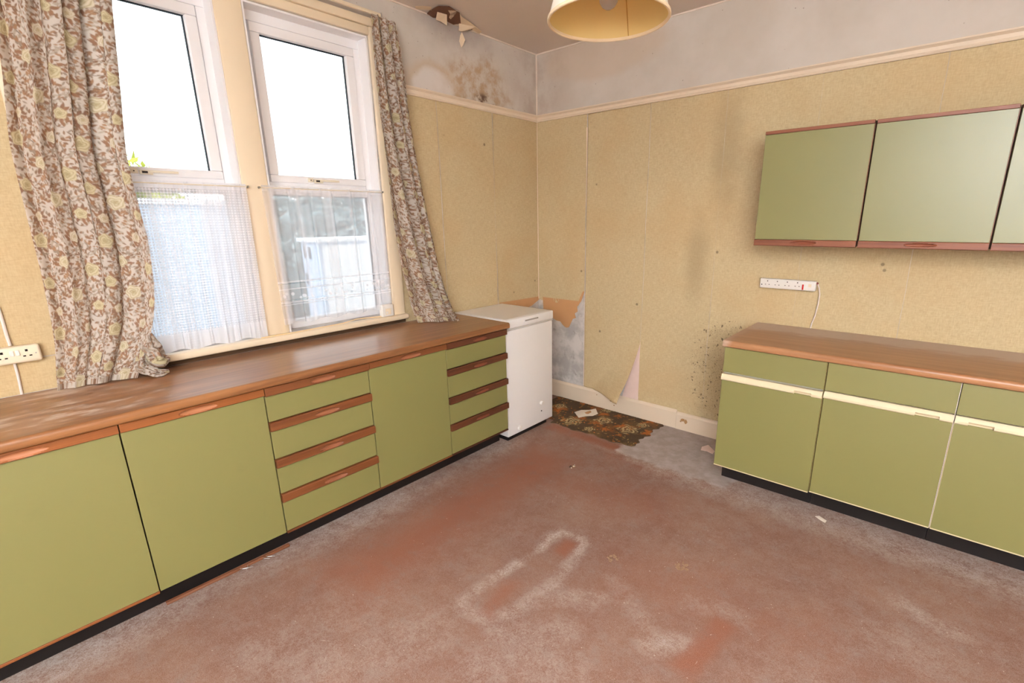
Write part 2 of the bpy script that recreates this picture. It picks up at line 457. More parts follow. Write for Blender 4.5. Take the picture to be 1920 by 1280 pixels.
MT = dict(
 wallpaper=mat_wallpaper(), wall=mat_wall(), ceiling=mat_ceiling(), floor=mat_floor(), glass=mat_glass(),
 cloth=mat_cloth('floral_print_cotton'), netdots=mat_net('crochet_net', 'dots'), netsheer=mat_net('sheer_voile', 'sheer'),
 remnant=mat_print('patterned_carpet'), green=mat_laminate(),
 teak_y=wood('teak_rail_pale', (109, 60, 26), (133, 76, 36), 1, .45),  # palest rail tone, for the two nearest units
 teak_mid=wood('teak_rail_mid', (92, 50, 25), (111, 64, 34), 1, .45),
 teak_dark=wood('teak_rail_dark', (66, 34, 19), (86, 45, 26), 1, .5),
 teak_scoop_mid=wood('cut_teak_scoop_mid', (112, 64, 40), (134, 82, 54), 1, .5),
 teak_scoop_low=wood('cut_teak_scoop_low', (92, 46, 30), (112, 60, 38), 1, .5),
 teak_x=wood('teak_rail_along_back_wall', (103, 57, 39), (133, 80, 55), 0, .42),
 teak_scoop=wood('cut_teak_scoop', (132, 80, 50), (158, 102, 68), 1, .5),
 teak_scoop_dark=wood('cut_teak_scoop_red', (104, 54, 34), (126, 70, 46), 0, .5),
 top_left=wood('brown_laminate_worktop', (106, 66, 39), (144, 96, 57), 1, .28, 0, .8, dust_left, .7),
 top_right=wood('orange_laminate_worktop', (134, 89, 57), (158, 112, 76), 0, .3, 0, .8, dust_right, .45),

 offwhite=plain('unseen_wall_white', (226, 218, 206), .8, .2, var=.03, sc=2),  # for the unseen walls, whitened so the bounced light is less warm
 plinth=plain('black_plinth', (22, 17, 15), .5, .3),
 carcass=plain('dark_carcass', (70, 46, 30), .7, .2),
 carcass_white=plain('pale_carcass', (176, 168, 150), .6, .3),
 cream=plain('cream_gloss_paint', (233, 214, 185), .32, .45, var=.04, sc=4),
 cream_bar=plain('cream_plastic_rail', (226, 210, 176), .4, .45, var=.03, sc=5),
 rail=plain('cream_satin_paint', (218, 199, 176), .42, .4, var=.05, sc=5),
 bead=plain('pale_filler', (222, 206, 190), .7, .2),
 upvc=plain('white_window_frame', (250, 248, 249), .35, .45, var=.01),
 gasket=plain('black_gasket', (26, 32, 38), .5, .3),
 latch=plain('cream_metal_latch', (226, 214, 192), .35, .5, var=.05),
 brown_dot=plain('dark_hole', (36, 26, 22), .8, .1),
 freezer=plain('white_enamel', (246, 244, 243), .3, .45, var=.01),
 plastic=plain('white_plastic', (244, 240, 234), .35, .45, var=.02),
 ivory=plain('ivory_plastic', (240, 224, 198), .35, .45, var=.03),
 cable=plain('cable_white', (226, 214, 206), .5, .3),
 cable_cream=plain('cable_cream', (236, 206, 158), .5, .3),
 red=plain('red_switch', (190, 20, 16), .3, .5),
 fluff=plain('pale_fibre', (176, 162, 148), .9, .1),
 edge_brown=plain('olive_brown_edge', (112, 92, 52), .7, .2),
 crumb=plain('tan_crumbs', (136, 106, 82), .9, .1),
 paper=plain('crumpled_paper', (236, 226, 212), .8, .2),
 backing=plain('orange_backing_paper', (178, 132, 90), .85, .15, var=.1, sc=8),
 pink=plain('pink_lining_paper', (222, 196, 186), .85, .15),
 gap=plain('pale_lining_edge', (226, 206, 188), .85, .15),
 flake=plain('cream_paint_flake', (236, 214, 186), .7, .25, var=.08, sc=20),
 raw=plain('exposed_brown_plaster', (112, 80, 66), .9, .1, var=.2, sc=25),
 shade=plain('shade_outer_cream', (255, 250, 236), .7, .2, var=.02),
 lining=plain('shade_lining_gold', (228, 200, 134), .6, .25, var=.04, sc=6),
 rim=plain('shade_rim_tape', (244, 222, 188), .6, .25),
 metal=plain('steel', (180, 176, 170), .35, .5, 1),
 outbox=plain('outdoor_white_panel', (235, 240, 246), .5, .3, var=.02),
 outbox_shade_render=plain('outdoor_panel_shade_and_render', (196, 212, 232), .5, .3, var=.02),  # bluish shade of the box side put into the colour; also wall render
 vent=plain('dark_grey_vent', (90, 98, 110), .6, .2),
 paving=plain('paving', (172, 172, 170), .9, .1, var=.12, sc=2),
)
def mat_leaf(name, a, b):
    t = NT(name); n = t.noise(t.pos(), 3.5, 4, .6)
    c = t.mix(t.rng(n, .35, .65), lin(a), lin(b))
    return t.done(t.mixs(.3, t.shader('ShaderNodeBsdfDiffuse', Color=c), t.shader('ShaderNodeBsdfTranslucent', Color=c)))
MT['leaf'] = mat_leaf('hazed_hedge_leaves', (108, 130, 132), (160, 180, 184))  # pale blue outdoor haze put into the leaf colour
MT['leaf_y'] = mat_leaf('yellow_green_leaves', (150, 160, 60), (206, 210, 110))
def mat_bulb():
    t = NT('clear_bulb_glass'); fr = t.n.new('ShaderNodeFresnel'); fr.inputs[0].default_value = 1.5
    f = t.m_('ADD', fr.outputs[0], .6, clamp=True)
    return t.done(t.mixs(f, t.shader('ShaderNodeBsdfTransparent', Color=(.95, .92, .88)), t.bsdf((.75, .72, .7), .1, .5)))
MT['bulb'] = mat_bulb()

# ------------------------------------------------------------------ setting
H = 2.8445
XR, YF = 5.6, -6.2  # unseen end walls, placed far back to even out the flash falloff
OZ0, OZ1 = .965, 2.607                     # window openings
WIN = [(-3.025, -2.335), (-2.205, -1.535)]

def floor():
    xs = np.arange(-.1, XR+.11, .012); ys = np.arange(YF-.1, .11, .012)
    X, Y = np.meshgrid(xs, ys)
    P = np.stack([X, Y, np.zeros_like(X)], -1)
    def seg(ax, ay, bx_, by):
        dx, dy = bx_-ax, by-ay; L = dx*dx+dy*dy
        t = np.clip(((X-ax)*dx+(Y-ay)*dy)/L, 0, 1)
        return np.hypot(X-ax-t*dx, Y-ay-t*dy)
    def rect(cx, cy, hx, hy, ang):
        c, s = math.cos(ang), math.sin(ang)
        u = (X-cx)*c+(Y-cy)*s; v = -(X-cx)*s+(Y-cy)*c
        qx, qy = np.abs(u)-hx, np.abs(v)-hy
        return np.hypot(np.maximum(qx, 0), np.maximum(qy, 0))+np.minimum(np.maximum(qx, qy), 0)
    G = lambda d, w: np.exp(-(d/w)**2)
    D = np.zeros_like(X)
    D = np.maximum(D, .95*G(np.maximum(X-.53, 0), .17)*np.clip((-.55-Y)/.6, .35, 1)*np.clip(.75+.25*np.sin(Y*5), 0, 1))   # in front of the window-wall units
    D = np.maximum(D, .75*G(np.maximum(-.66-Y, 0)*np.where(X > 1.5, 1, 2), .17)*np.clip((X-1.2)/.4, 0, 1))
    # dusty outline of something that stood here, brightest round its far end
    def line(px, w, k):
        nonlocal D
        P_ = [bp(u, v, 2, 0) for u, v in px]
        d = np.minimum.reduce([seg(p.x, p.y, q.x, q.y) for p, q in zip(P_, P_[1:])])
        D = np.maximum(D, k*G(d, w))
    line([(1012, 1030), (1034, 1006), (1056, 998), (1080, 1004), (1094, 1018), (1082, 1036)], .030, .95)
    line([(1034, 1006), (1056, 998), (1080, 1004)], .07, .5)
    line([(862, 1130), (888, 1108), (928, 1082)], .042, .62)
    line([(928, 1082), (972, 1056)], .035, .85)
    line([(972, 1056), (1012, 1030)], .03, .55)
    line([(1082, 1036), (1060, 1068), (1040, 1096)], .05, .6)
    line([(862, 1130), (880, 1148), (915, 1160), (960, 1150), (1000, 1120), (1040, 1090)], .05, .62)
    line([(1020, 1105), (1060, 1125), (1110, 1130)], .06, .5)
    line([(940, 1180), (1000, 1200), (1060, 1180)], .10, .5)
    line([(900, 1250), (1000, 1240), (1060, 1260)], .14, .45)
    line([(1150, 1085), (1175, 1120), (1205, 1160), (1230, 1195)], .08, .40)
    line([(1220, 1210), (1255, 1205), (1285, 1210)], .065, .70)
    line([(1300, 1130), (1345, 1140), (1385, 1160)], .08, .45)
    line([(1310, 1210), (1340, 1180)], .06, .3)
    line([(1690, 1130), (1730, 1160), (1800, 1190)], .07, .55)
    line([(1600, 1220), (1760, 1200), (1900, 1230)], .2, .26)
    line([(1540, 1080), (1700, 1110), (1880, 1150)], .12, .22)
    line([(640, 1150), (760, 1060), (860, 990)], .16, .30)
    line([(500, 1230), (640, 1240), (800, 1190)], .2, .42)
    line([(1010, 1130), (1090, 1110), (1130, 1120)], .05, .5)
    line([(1040, 800), (1150, 845), (1290, 880)], .05, .55)
    line([(1180, 860), (1330, 905), (1480, 945)], .06, .6)
    line([(420, 1095), (470, 1070), (520, 1050)], .06, .6)
    line([(110, 1230), (240, 1190), (330, 1150)], .09, .5)
    line([(560, 1035), (620, 1005), (690, 975)], .07, .5)
    D = np.maximum(D, .40*G(np.hypot((X-2.95)/1.2, (Y+1.35)/.8), .22))
    D = np.maximum(D, .30*G(np.hypot((X-2.7)/1.3, (Y+1.8)), .35))
    D = np.maximum(D, .32*G(np.hypot((X-1.15)/1.5, (Y+1.35)/.5), .4))
    D = np.maximum(D, .35*G(np.hypot((X-1.15), (Y+2.6)), .35))
    D = np.maximum(D, .2)
    # clean red marks
    wear = np.zeros_like(X)
    for (cx, cy, hx, hy, an, w) in ((1.595, -1.705, .035, .06, .12, .9), (1.575, -2.15, .032, .12, .2, .6), (2.352, -1.83, .045, .17, -.12, .8), (2.1, -1.62, .25, .16, .3, .35), (2.55, -1.55, .16, .08, .3, .35), (.95, -1.75, .16, .8, .05, .85), (1.35, -1.2, .5, .12, .25, .5)):
        m = 1/(1+np.exp(np.clip(rect(cx, cy, hx, hy, an)/(.010 if hx < .06 else .06), -30, 30)))
        wear = np.maximum(wear, w*m); D = D*(1-m*w)
    # strip along the patterned remnant is redder; beyond it the floor is bare and grey
    m = 1/(1+np.exp(np.clip(rect(.95, -.60, .36, .05, -.03)/.012, -30, 30))); wear = np.maximum(wear, m); D *= 1-.8*m
    m2 = 1/(1+np.exp(np.clip(rect(1.62, -.70, .4, .05, .08)/.03, -30, 30))); wear = np.maximum(wear, .7*m2)
    bare = np.clip(1-rect(1.62, -.30, .34, .30, .0)/.16, 0, 1)*.8
    o = grid_mesh('floor', P, MT['floor'], None, {'dust': D, 'wear': wear, 'bare': bare}, smooth=False)
    return struct(o)
floor()

# window wall, with two openings
b = MB()
T = -.19
segs = [(YF-.1, WIN[0][0], 0, H), (WIN[0][1], WIN[1][0], OZ0, OZ1), (WIN[1][1], .12, 0, H), (WIN[0][0], WIN[1][1], 0, OZ0), (WIN[0][0], WIN[1][1], OZ1, H)]
for y0, y1, z0, z1 in segs: b.box(T, 0, y0, y1, z0, z1)
wall_left = struct(b.build('wall_left', MT['wall']))
wall_back = struct(MB().box(0, XR+.1, 0, .12, 0, H).build('wall_back', MT['wall']))
struct(MB().box(XR, XR+.1, YF-.1, 0, 0, H).build('unseen_wall_right', MT['offwhite']))
struct(MB().box(0, XR, YF-.1, YF, 0, H).build('unseen_wall_front', MT['offwhite']))
struct(MB().box(-.3, XR+.1, YF-.1, .12, H, H+.1).build('ceiling', MT['ceiling']))

# picture rails, skirting, filler beads
def rail_x(name, x0, x1):     # along the back wall
    prof = [(0, 2.343), (-.014, 2.343), (-.018, 2.350), (-.014, 2.358), (-.016, 2.374), (-.030, 2.384), (-.032, 2.391), (0, 2.391)]
    return struct(MB().prism([(x0, y, z) for y, z in prof], (x1-x0, 0, 0)).build(name, MT['rail']))
def rail_y(name, y0, y1):
    prof = [(0, 2.343), (.014, 2.343), (.018, 2.350), (.014, 2.358), (.016, 2.374), (.030, 2.384), (.032, 2.391), (0, 2.391)]
    return struct(MB().prism([(x, y0, z) for x, z in prof], (0, y1-y0, 0)).build(name, MT['rail']))
rail_x('trim_1', 0, XR); rail_y('trim_2', -1.438, 0); rail_y('trim_3', YF, -3.12)
struct(MB().box(.001, XR, -.006, 0, H-.008, H).build('trim_4', MT['bead']))
struct(MB().box(0, .006, YF, -.001, H-.008, H).build('trim_5', MT['bead']))
struct(MB().box(0, .008, -.008, 0, 2.391, H-.008).build('trim_6', MT['bead']))
def skirting(name, x0, x1, dy, z1):
    prof = [(0, 0), (-.018-dy, 0), (-.018-dy, z1-.02), (-.012-dy, z1-.006), (-.006, z1), (0, z1)]
    return MB().prism([(x0, y, z) for y, z in prof], (x1-x0, 0, 0))
bb = struct(skirting('baseboard_back', .0, 1.388, 0, .149).build('baseboard_back', MT['rail']))
skirting('', 1.391, 1.905, .003, .136).build('skirting_board', MT['rail'], bb)
chip = MB()
for (x, z, w, h) in ((.80, .09, .012, .012), (.835, .055, .006, .006), (1.445, .085, .02, .014), (1.47, .075, .012, .018), (1.43, .07, .008, .006), (.66, .11, .005, .005)):
    chip.prism([(x+w*math.cos(a)*(.7+.5*random.random()), -.0182-(.003 if x > 1.39 else 0), z+h*math.sin(a)*(.7+.5*random.random())) for a in np.linspace(0, math.tau, 8)[:-1]], (0, -.0012, 0))
c_ = chip.build('paint_chip', plain('bare_wood_chip', (150, 112, 74), .8, .1), bb); c_['kind'] = 'stuff'

# ------------------------------------------------------------------ wallpaper drops (each a strip of its own)
def strip_grid(name, parent, wall, a0, a1, z0f, z1, off=.0018, lift=None, n=(70, 24)):
    """wall 'back': runs in x on y=0; 'left': runs in y on x=0. z0f(s) gives the lower edge."""
    R, C = n
    s = np.linspace(0, 1, C)[None, :]; t = np.linspace(0, 1, R)[:, None]
    z0 = np.vectorize(z0f)(s); z = z1+(z0-z1)*t
    jl = .0012*np.sin(z*7)+.0006*np.sin(z*23)
    a = a0+(a1-a0)*s+jl+0*t
    d = off+.0010*np.sin(s*math.pi)*np.sin(s*9+z*5)*np.sin(z*3.1)+.0004*(RNG.random((R, C))-.5)
    d = np.maximum(d, .0008)+.0022*np.exp(-s/.012)*np.clip(np.sin(z*4.1+a0*5)+.3, 0, 1)+.0018*np.exp(-(1-s)/.012)*np.clip(np.sin(z*3.3+a1*7), 0, 1)
    if lift: d, a, z = lift(s+0*t, t+0*s, d, a, z)
    if wall == 'back': P = np.stack([a, -d, z+0*a], -1)
    else: P = np.stack([d, a, z+0*a], -1)
    return grid_mesh(name, P, MT['wallpaper'], parent, smooth=not lift, thick=.0006 if lift else 0)
ZT = 2.345
def torn1(s):     # first back-wall drop: torn off above the freezer, its right corner hanging
    k = .868+.006*math.sin(s*30)+.004*math.sin(s*71)
    return k if s < .88 else k+(s-.88)/.12*.115
strip_grid('wallpaper_strip', wall_back, 'back', .002, .505, torn1, ZT, n=(70, 50))
def flap(s, t, d, a, z):
    # lower right corner has come away and leans out into the room
    k = np.clip((.62-z)/.48, 0, 1)*np.clip((s-(1-np.clip((.62-z)/.46, 0, 1)*.85))/.75, 0, 1)
    kk = k**1.1
    edge = np.clip((.62-z)/.49, 0, 1)
    a = a-.108*edge*np.clip((s-.2)/.8, 0, 1)**1.5
    return d+.13*kk+.02*np.clip((s-.4)/.6, 0, 1)*edge, a, z
strip_grid('wallpaper_strip', wall_back, 'back', .512, 1.0435, lambda s: .150-.022*s, ZT, lift=flap, n=(160, 90))
strip_grid('wallpaper_strip', wall_back, 'back', 1.0463, 1.5766, lambda s: .134, ZT)
strip_grid('wallpaper_strip', wall_back, 'back', 1.5778, 2.1097, lambda s: .137, ZT)
strip_grid('wallpaper_strip', wall_back, 'back', 2.1108, 2.6568, lambda s: .137, ZT)
strip_grid('wallpaper_strip', wall_back, 'back', 2.6586, 3.1897, lambda s: .137, ZT)
strip_grid('wallpaper_strip', wall_back, 'back', 3.1908, XR, lambda s: .137, ZT)
strip_grid('wallpaper_strip', wall_left, 'left', -.5222, -.002, lambda s: .885-.012*s+.006*math.sin(s*40), ZT, n=(70, 40))
strip_grid('wallpaper_strip', wall_left, 'left', -1.0490, -.5252, lambda s: .80, ZT)
strip_grid('wallpaper_strip', wall_left, 'left', -1.438, -1.0521, lambda s: .80, ZT)
strip_grid('wallpaper_strip', wall_left, 'left', -3.64, -3.115, lambda s: 1.043, ZT)
strip_grid('wallpaper_strip', wall_left, 'left', YF, -3.645, lambda s: 1.043, ZT)
strip_grid('wallpaper_border', wall_left, 'left', YF, -3.115, lambda s: .902, 1.040)
MB().box(.0012, .0055, -.0055, -.0012, .885, 2.343).build('paper_overlap', MT['gap'], wall_back)
def patch_back(name, mat, poly, off=.0012, th=.001):
    return MB().prism([(x, -off, z) for x, z in poly], (0, -th, 0)).build(name, mat, wall_back)
patch_back('backing_paper', MT['backing'], [(.05, .90), (.46, .90), (.447, .868), (.430, .85), (.436, .81), (.405, .79), (.418, .752), (.385, .74), (.36, .69), (.345, .66), (.315, .652), (.28, .67), (.25, .70), (.2, .705), (.14, .735), (.06, .72)])
patch_back('torn_edge', MT['backing'], [(.445, .866), (.475, .905), (.498, .965), (.503, .99), (.488, .985), (.46, .93), (.438, .875)], .0045)
patch_back('lining_edge', MT['gap'], [(.503, 2.25), (.5125, 2.25), (.514, 1.95), (.513, 1.66), (.510, 1.70), (.507, 2.0)], .0046)
patch_back('lining_paper', MT['pink'], [(.9, .149), (1.048, .149), (1.05, .65), (1.03, .6)], .0008)
patch_back('lining_edge', MT['gap'], [(.5055, .16), (.516, .16), (.513, .55), (.5115, .97), (.5065, .97)], .0008)
MB().prism([(.0012, y, z) for y, z in ((-.002, .87), (-.002, .90), (-.5, .91), (-.52, .80), (-.3, .80), (-.1, .83))], (.001, 0, 0)).build('backing_paper', MT['backing'], wall_left)

# peeling paint where the window wall meets the ceiling
def flake(poly, d0, d1, mat='flake', name='paint_flake', parent=None):
    pts = []
    zs = [min(bp(u, v, 0, 0).z, H) for u, v in poly]
    for (u, v), z in zip(poly, zs):
        k = (max(zs)-z)/max(1e-3, max(zs)-min(zs))
        q = bp(u, v, 0, d0+(d1-d0)*k)
        if q.z > H-.002: q = bp(u, v, 2, H-.0085)
        pts.append(q)
    b = MB(); t = bmesh.new()
    vs = [t.verts.new(p) for p in pts]; f = t.faces.new(vs)
    bmesh.ops.triangulate(t, faces=[f]); b.join(t)
    o = b.build(name, MT[mat], parent or wall_left)
    md = o.modifiers.new('thickness', 'SOLIDIFY'); md.thickness = .0015; md.offset = 0
    return o
flake([(806, 20), (822, 11), (842, 12), (862, 24), (864, 44), (850, 46), (842, 38), (826, 34), (812, 33), (800, 26)], .001, .001, 'raw', 'exposed_plaster')
flake([(778, 12), (794, 11), (809, 13), (809, 19), (797, 18), (780, 17)], .012, .004)
flake([(821, 11), (840, 12), (838, 27), (835, 38), (838, 48), (826, 40), (817, 37), (820, 22)], .02, .03)
flake([(840, 19), (858, 20), (852, 29), (845, 36), (842, 33), (844, 26)], .02, .012)
flake([(862, 27), (868, 34), (879, 40), (892, 50), (903, 59), (899, 63), (884, 55), (872, 48), (866, 51), (865, 59), (860, 57), (861, 44)], .015, .01)
flake([(866, 60), (872, 75), (868, 85), (865, 89), (861, 77), (863, 66)], .008, .03)
flake([(876, 51), (884, 52), (886, 56), (878, 57)], .003, .003, 'brown_dot', 'exposed_plaster')

# ------------------------------------------------------------------ windows
def ring(b, x0, x1, y0, y1, z0, z1, w, bev=.004):
    b.box(x0, x1, y0, y1, z1-w[0], z1, bev); b.box(x0, x1, y0, y1, z0, z0+w[1], bev)
    b.box(x0, x1, y0, y0+w[2], z0+w[1], z1-w[0], bev); b.box(x0, x1, y1-w[3], y1, z0+w[1], z1-w[0], bev)
def window(n, y0, y1):
    ym = (y0+y1)/2
    b = MB(); ring(b, -.14, -.085, y0, y1, OZ0, OZ1, (.055, .045, .045, .045))
    b.box(-.14, -.085, y0+.045, y1-.045, 1.715, 1.785, .004)
    w = struct(b.build('window_%d' % n, MT['upvc'], None, True))
    s = MB(); ring(s, -.125, -.072, y0+.05, y1-.05, 1.782, 2.548, (.045, .038, .048, .048), .006)
    s.build('sash', MT['upvc'], w, True)
    g = MB(); ring(g, -.112, -.100, y0+.094, y1-.094, 1.816, 2.507, (.009, .004, .007, .009), 0)
    ring(g, -.103, -.091, y0+.043, y1-.043, 1.008, 1.717, (.006, .004, .005, .007), 0)
    g.build('gasket', MT['gasket'], w)
    MB().box(-.110, -.106, y0+.098, y1-.098, 1.82, 2.50).build('glass_pane', MT['glass'], w)
    MB().box(-.099, -.095, y0+.047, y1-.047, 1.011, 1.713).build('glass_pane', MT['glass'], w)
    l = MB(); yl = ym-.03
    l.box(-.072, -.062, yl-.055, yl-.025, 1.790, 1.812, .002); l.box(-.072, -.058, yl-.02, yl+.03, 1.786, 1.806, .003)
    l.box(-.066, -.056, yl+.02, yl+.13, 1.795, 1.806, .003)
    lt = l.build('latch', MT['latch'], w, True)
    MB().box(-.0585, -.0575, yl-.012, yl+.01, 1.792, 1.801).cyl((-.0625, yl-.04, 1.80), (-.0612, yl-.04, 1.80), .003).build('latch_screw', MT['brown_dot'], lt)
    return w
window(1, *WIN[0]); window(2, *WIN[1])
# painted timber: mullion cover, architraves, reveal linings, head, sill
def struct_box(name, mat, *a, bev=.004):
    return struct(MB().box(*a, bev).build(name, MT[mat], None, True))
struct_box('trim_7', 'cream', -.085, .006, -2.333, -2.207, OZ0, OZ1)
m7 = MB()
for y0, y1 in WIN:       # white reveal linings
    m7.box(-.088, .002, y0-.001, y0+.008, OZ0, OZ1-.008); m7.box(-.088, .002, y1-.008, y1+.001, OZ0, OZ1-.008); m7.box(-.088, .002, y0, y1, OZ1-.008, OZ1+.001)
struct(m7.build('trim_8', MT['upvc']))
struct(MB().box(0, .022, -1.527, -1.44, OZ0-.03, 2.70, .007).build('trim_9', MT['cream'], None, True))
struct(MB().box(0, .022, -3.115, -3.03, OZ0-.03, 2.70, .007).build('trim_10', MT['cream'], None, True))
struct(MB().box(0, .022, -3.029, -1.528, OZ1+.004, 2.655, .006).box(0, .034, -3.115, -1.44, 2.655, 2.70, .008).build('trim_11', MT['cream'], None, True))
struct(MB().box(-.085, .052, -3.13, -1.43, .930, .9645, .010, 3).build('trim_12', MT['cream'], None, True))

struct(MB().box(0, .004, -3.11, -1.43, .901, .930).build('sill_gap_shade', plain('painted_gap_shade', (74, 54, 38), .9, .1)))  # added dark strip, paints the shade in the gap under the sill

# ------------------------------------------------------------------ floral print, painted as fabric colour
def canvas(w, h, base): return np.tile(np.array(lin(base), np.float32), (h, w, 1))
def stamp(cv, px, cx, cy, R, fn):
    """fn(u,v) -> (mask, colour) on offsets in metres, wraps round"""
    h, w = cv.shape[:2]; n = int(R/px)+2
    ix = np.arange(int(cx/px)-n, int(cx/px)+n+1); iy = np.arange(int(cy/px)-n, int(cy/px)+n+1)
    U, V = np.meshgrid(ix*px-cx, iy*px-cy)
    m, c = fn(U, V)
    JX, JY = np.meshgrid(ix % w, iy % h)
    cur = cv[JY, JX]; m = np.clip(m, 0, 1)[..., None]
    cv[JY, JX] = cur*(1-m)+np.asarray(c, np.float32)*m
def leaf(cv, px, x, y, L, wd, ang, col, vein=None):
    c, s = math.cos(ang), math.sin(ang)
    def fn(U, V):
        u = U*c+V*s; v = -U*s+V*c
        k = np.clip(1-(u/L)**2, 0, 1)
        m = np.clip((wd*k*(1-.25*u/L)-np.abs(v))/px+.5, 0, 1)*(np.abs(u) < L)
        return m, lin(col)
    stamp(cv, px, x, y, L, fn)
    if vein: stroke(cv, px, [(x-L*c, y-L*s), (x+L*.9*c, y+L*.9*s)], .0009, vein)
def stroke(cv, px, pts, w, col):
    for (x0, y0), (x1, y1) in zip(pts, pts[1:]):
        n = max(2, int(math.hypot(x1-x0, y1-y0)/(px*.8)))
        for k in range(n):
            t = k/n
            stamp(cv, px, x0+(x1-x0)*t, y0+(y1-y0)*t, w*1.5, lambda U, V: (np.clip((w-np.hypot(U, V))/px+.6, 0, 1)*.8, lin(col)))
def rose(cv, px, x, y, R, pale, mid, dark, rnd):
    ph = rnd.random()*6
    def fn(U, V):
        r = np.hypot(U, V)/R; a = np.arctan2(V, U)
        rr = r*(1+.10*np.cos(5*a+ph))
        m = np.clip((1-rr)*R/px, 0, 1)
        bands = .5+.5*np.sin(rr*17+2.2*np.sin(3*a+ph)+1.2*a)
        c = np.array(lin(pale))[None, None]*(1-bands[..., None]**2*.9)+np.array(lin(mid))[None, None]*bands[..., None]**2*.9
        core = np.clip(1-rr*2.0, 0, 1)[..., None]
        c = c*(1-core)+np.array(lin(dark))*core
        edge = ((bands > .93) | (rr > .93))[..., None]
        c = np.where(edge, c*.55+np.array(lin((120, 92, 62)))*.45, c)
        return m, c
    stamp(cv, px, x, y, R*1.15, fn)
def floral_tile():
    px = .0018; w, h = 210, 250
    r = random.Random(5)
    cv = canvas(w, h, (198, 188, 180)); Wd, Hd = w*px, h*px
    roses = [(.06, .07, .042), (.25, .05, .032), (.16, .17, .036), (.32, .21, .040), (.05, .27, .034), (.20, .33, .043), (.33, .39, .030), (.08, .41, .028)]
    # trailing stems
    for k in range(16):
        x, y, a = r.random()*Wd, r.random()*Hd, r.random()*6.3; pts = [(x, y)]
        for i in range(14):
            a += r.uniform(-.5, .5)+.12; x += .012*math.cos(a); y += .012*math.sin(a); pts.append((x, y))
        stroke(cv, px, pts, .0012, (92, 72, 60))
        for i, (qx, qy) in enumerate(pts[1:]):
            an = a+(1 if i % 2 else -1)*r.uniform(.5, 1.2)
            leaf(cv, px, qx+.008*math.cos(an), qy+.008*math.sin(an), r.uniform(.006, .010), r.uniform(.002, .0035), an, r.choice([(150, 134, 118), (134, 112, 92), (134, 92, 54)]))
    # small filler leaves, then large brown leaves round the roses
    for k in range(820):
        x, y = r.random()*Wd, r.random()*Hd
        leaf(cv, px, x, y, r.uniform(.007, .014), r.uniform(.003, .0055), r.random()*6.3, r.choice([(126, 86, 50), (114, 76, 43), (144, 102, 64), (134, 116, 100), (168, 154, 138)]))
    for (x, y, R) in roses:
        for k in range(9):
            a = k*.7+r.uniform(-.25, .25); d = R*1.12
            leaf(cv, px, x+d*math.cos(a), y+d*math.sin(a), r.uniform(.013, .020), r.uniform(.0055, .008), a+r.uniform(-.9, .9), r.choice([(124, 82, 45), (112, 74, 40), (134, 92, 54)]), (120, 66, 38))
        pal = r.choice([((206, 196, 172), (182, 168, 128), (160, 144, 100)), ((212, 202, 184), (190, 174, 140), (172, 152, 108)), ((202, 190, 158), (174, 160, 112), (150, 134, 88))])
        rose(cv, px, x, y, R*.84, *pal, r)
    return cv, px
TILE, TPX = floral_tile()
TILE = TILE*np.array((.95, .91, .85), np.float32)
def sample(cv, px, U, V):
    h, w = cv.shape[:2]
    fx = U/px; fy = V/px; x0 = np.floor(fx).astype(int); y0 = np.floor(fy).astype(int)
    ax = (fx-x0)[..., None]; ay = (fy-y0)[..., None]
    g = lambda i, j: cv[j % h, i % w]
    return (g(x0, y0)*(1-ax)+g(x0+1, y0)*ax)*(1-ay)+(g(x0, y0+1)*(1-ax)+g(x0+1, y0+1)*ax)*ay

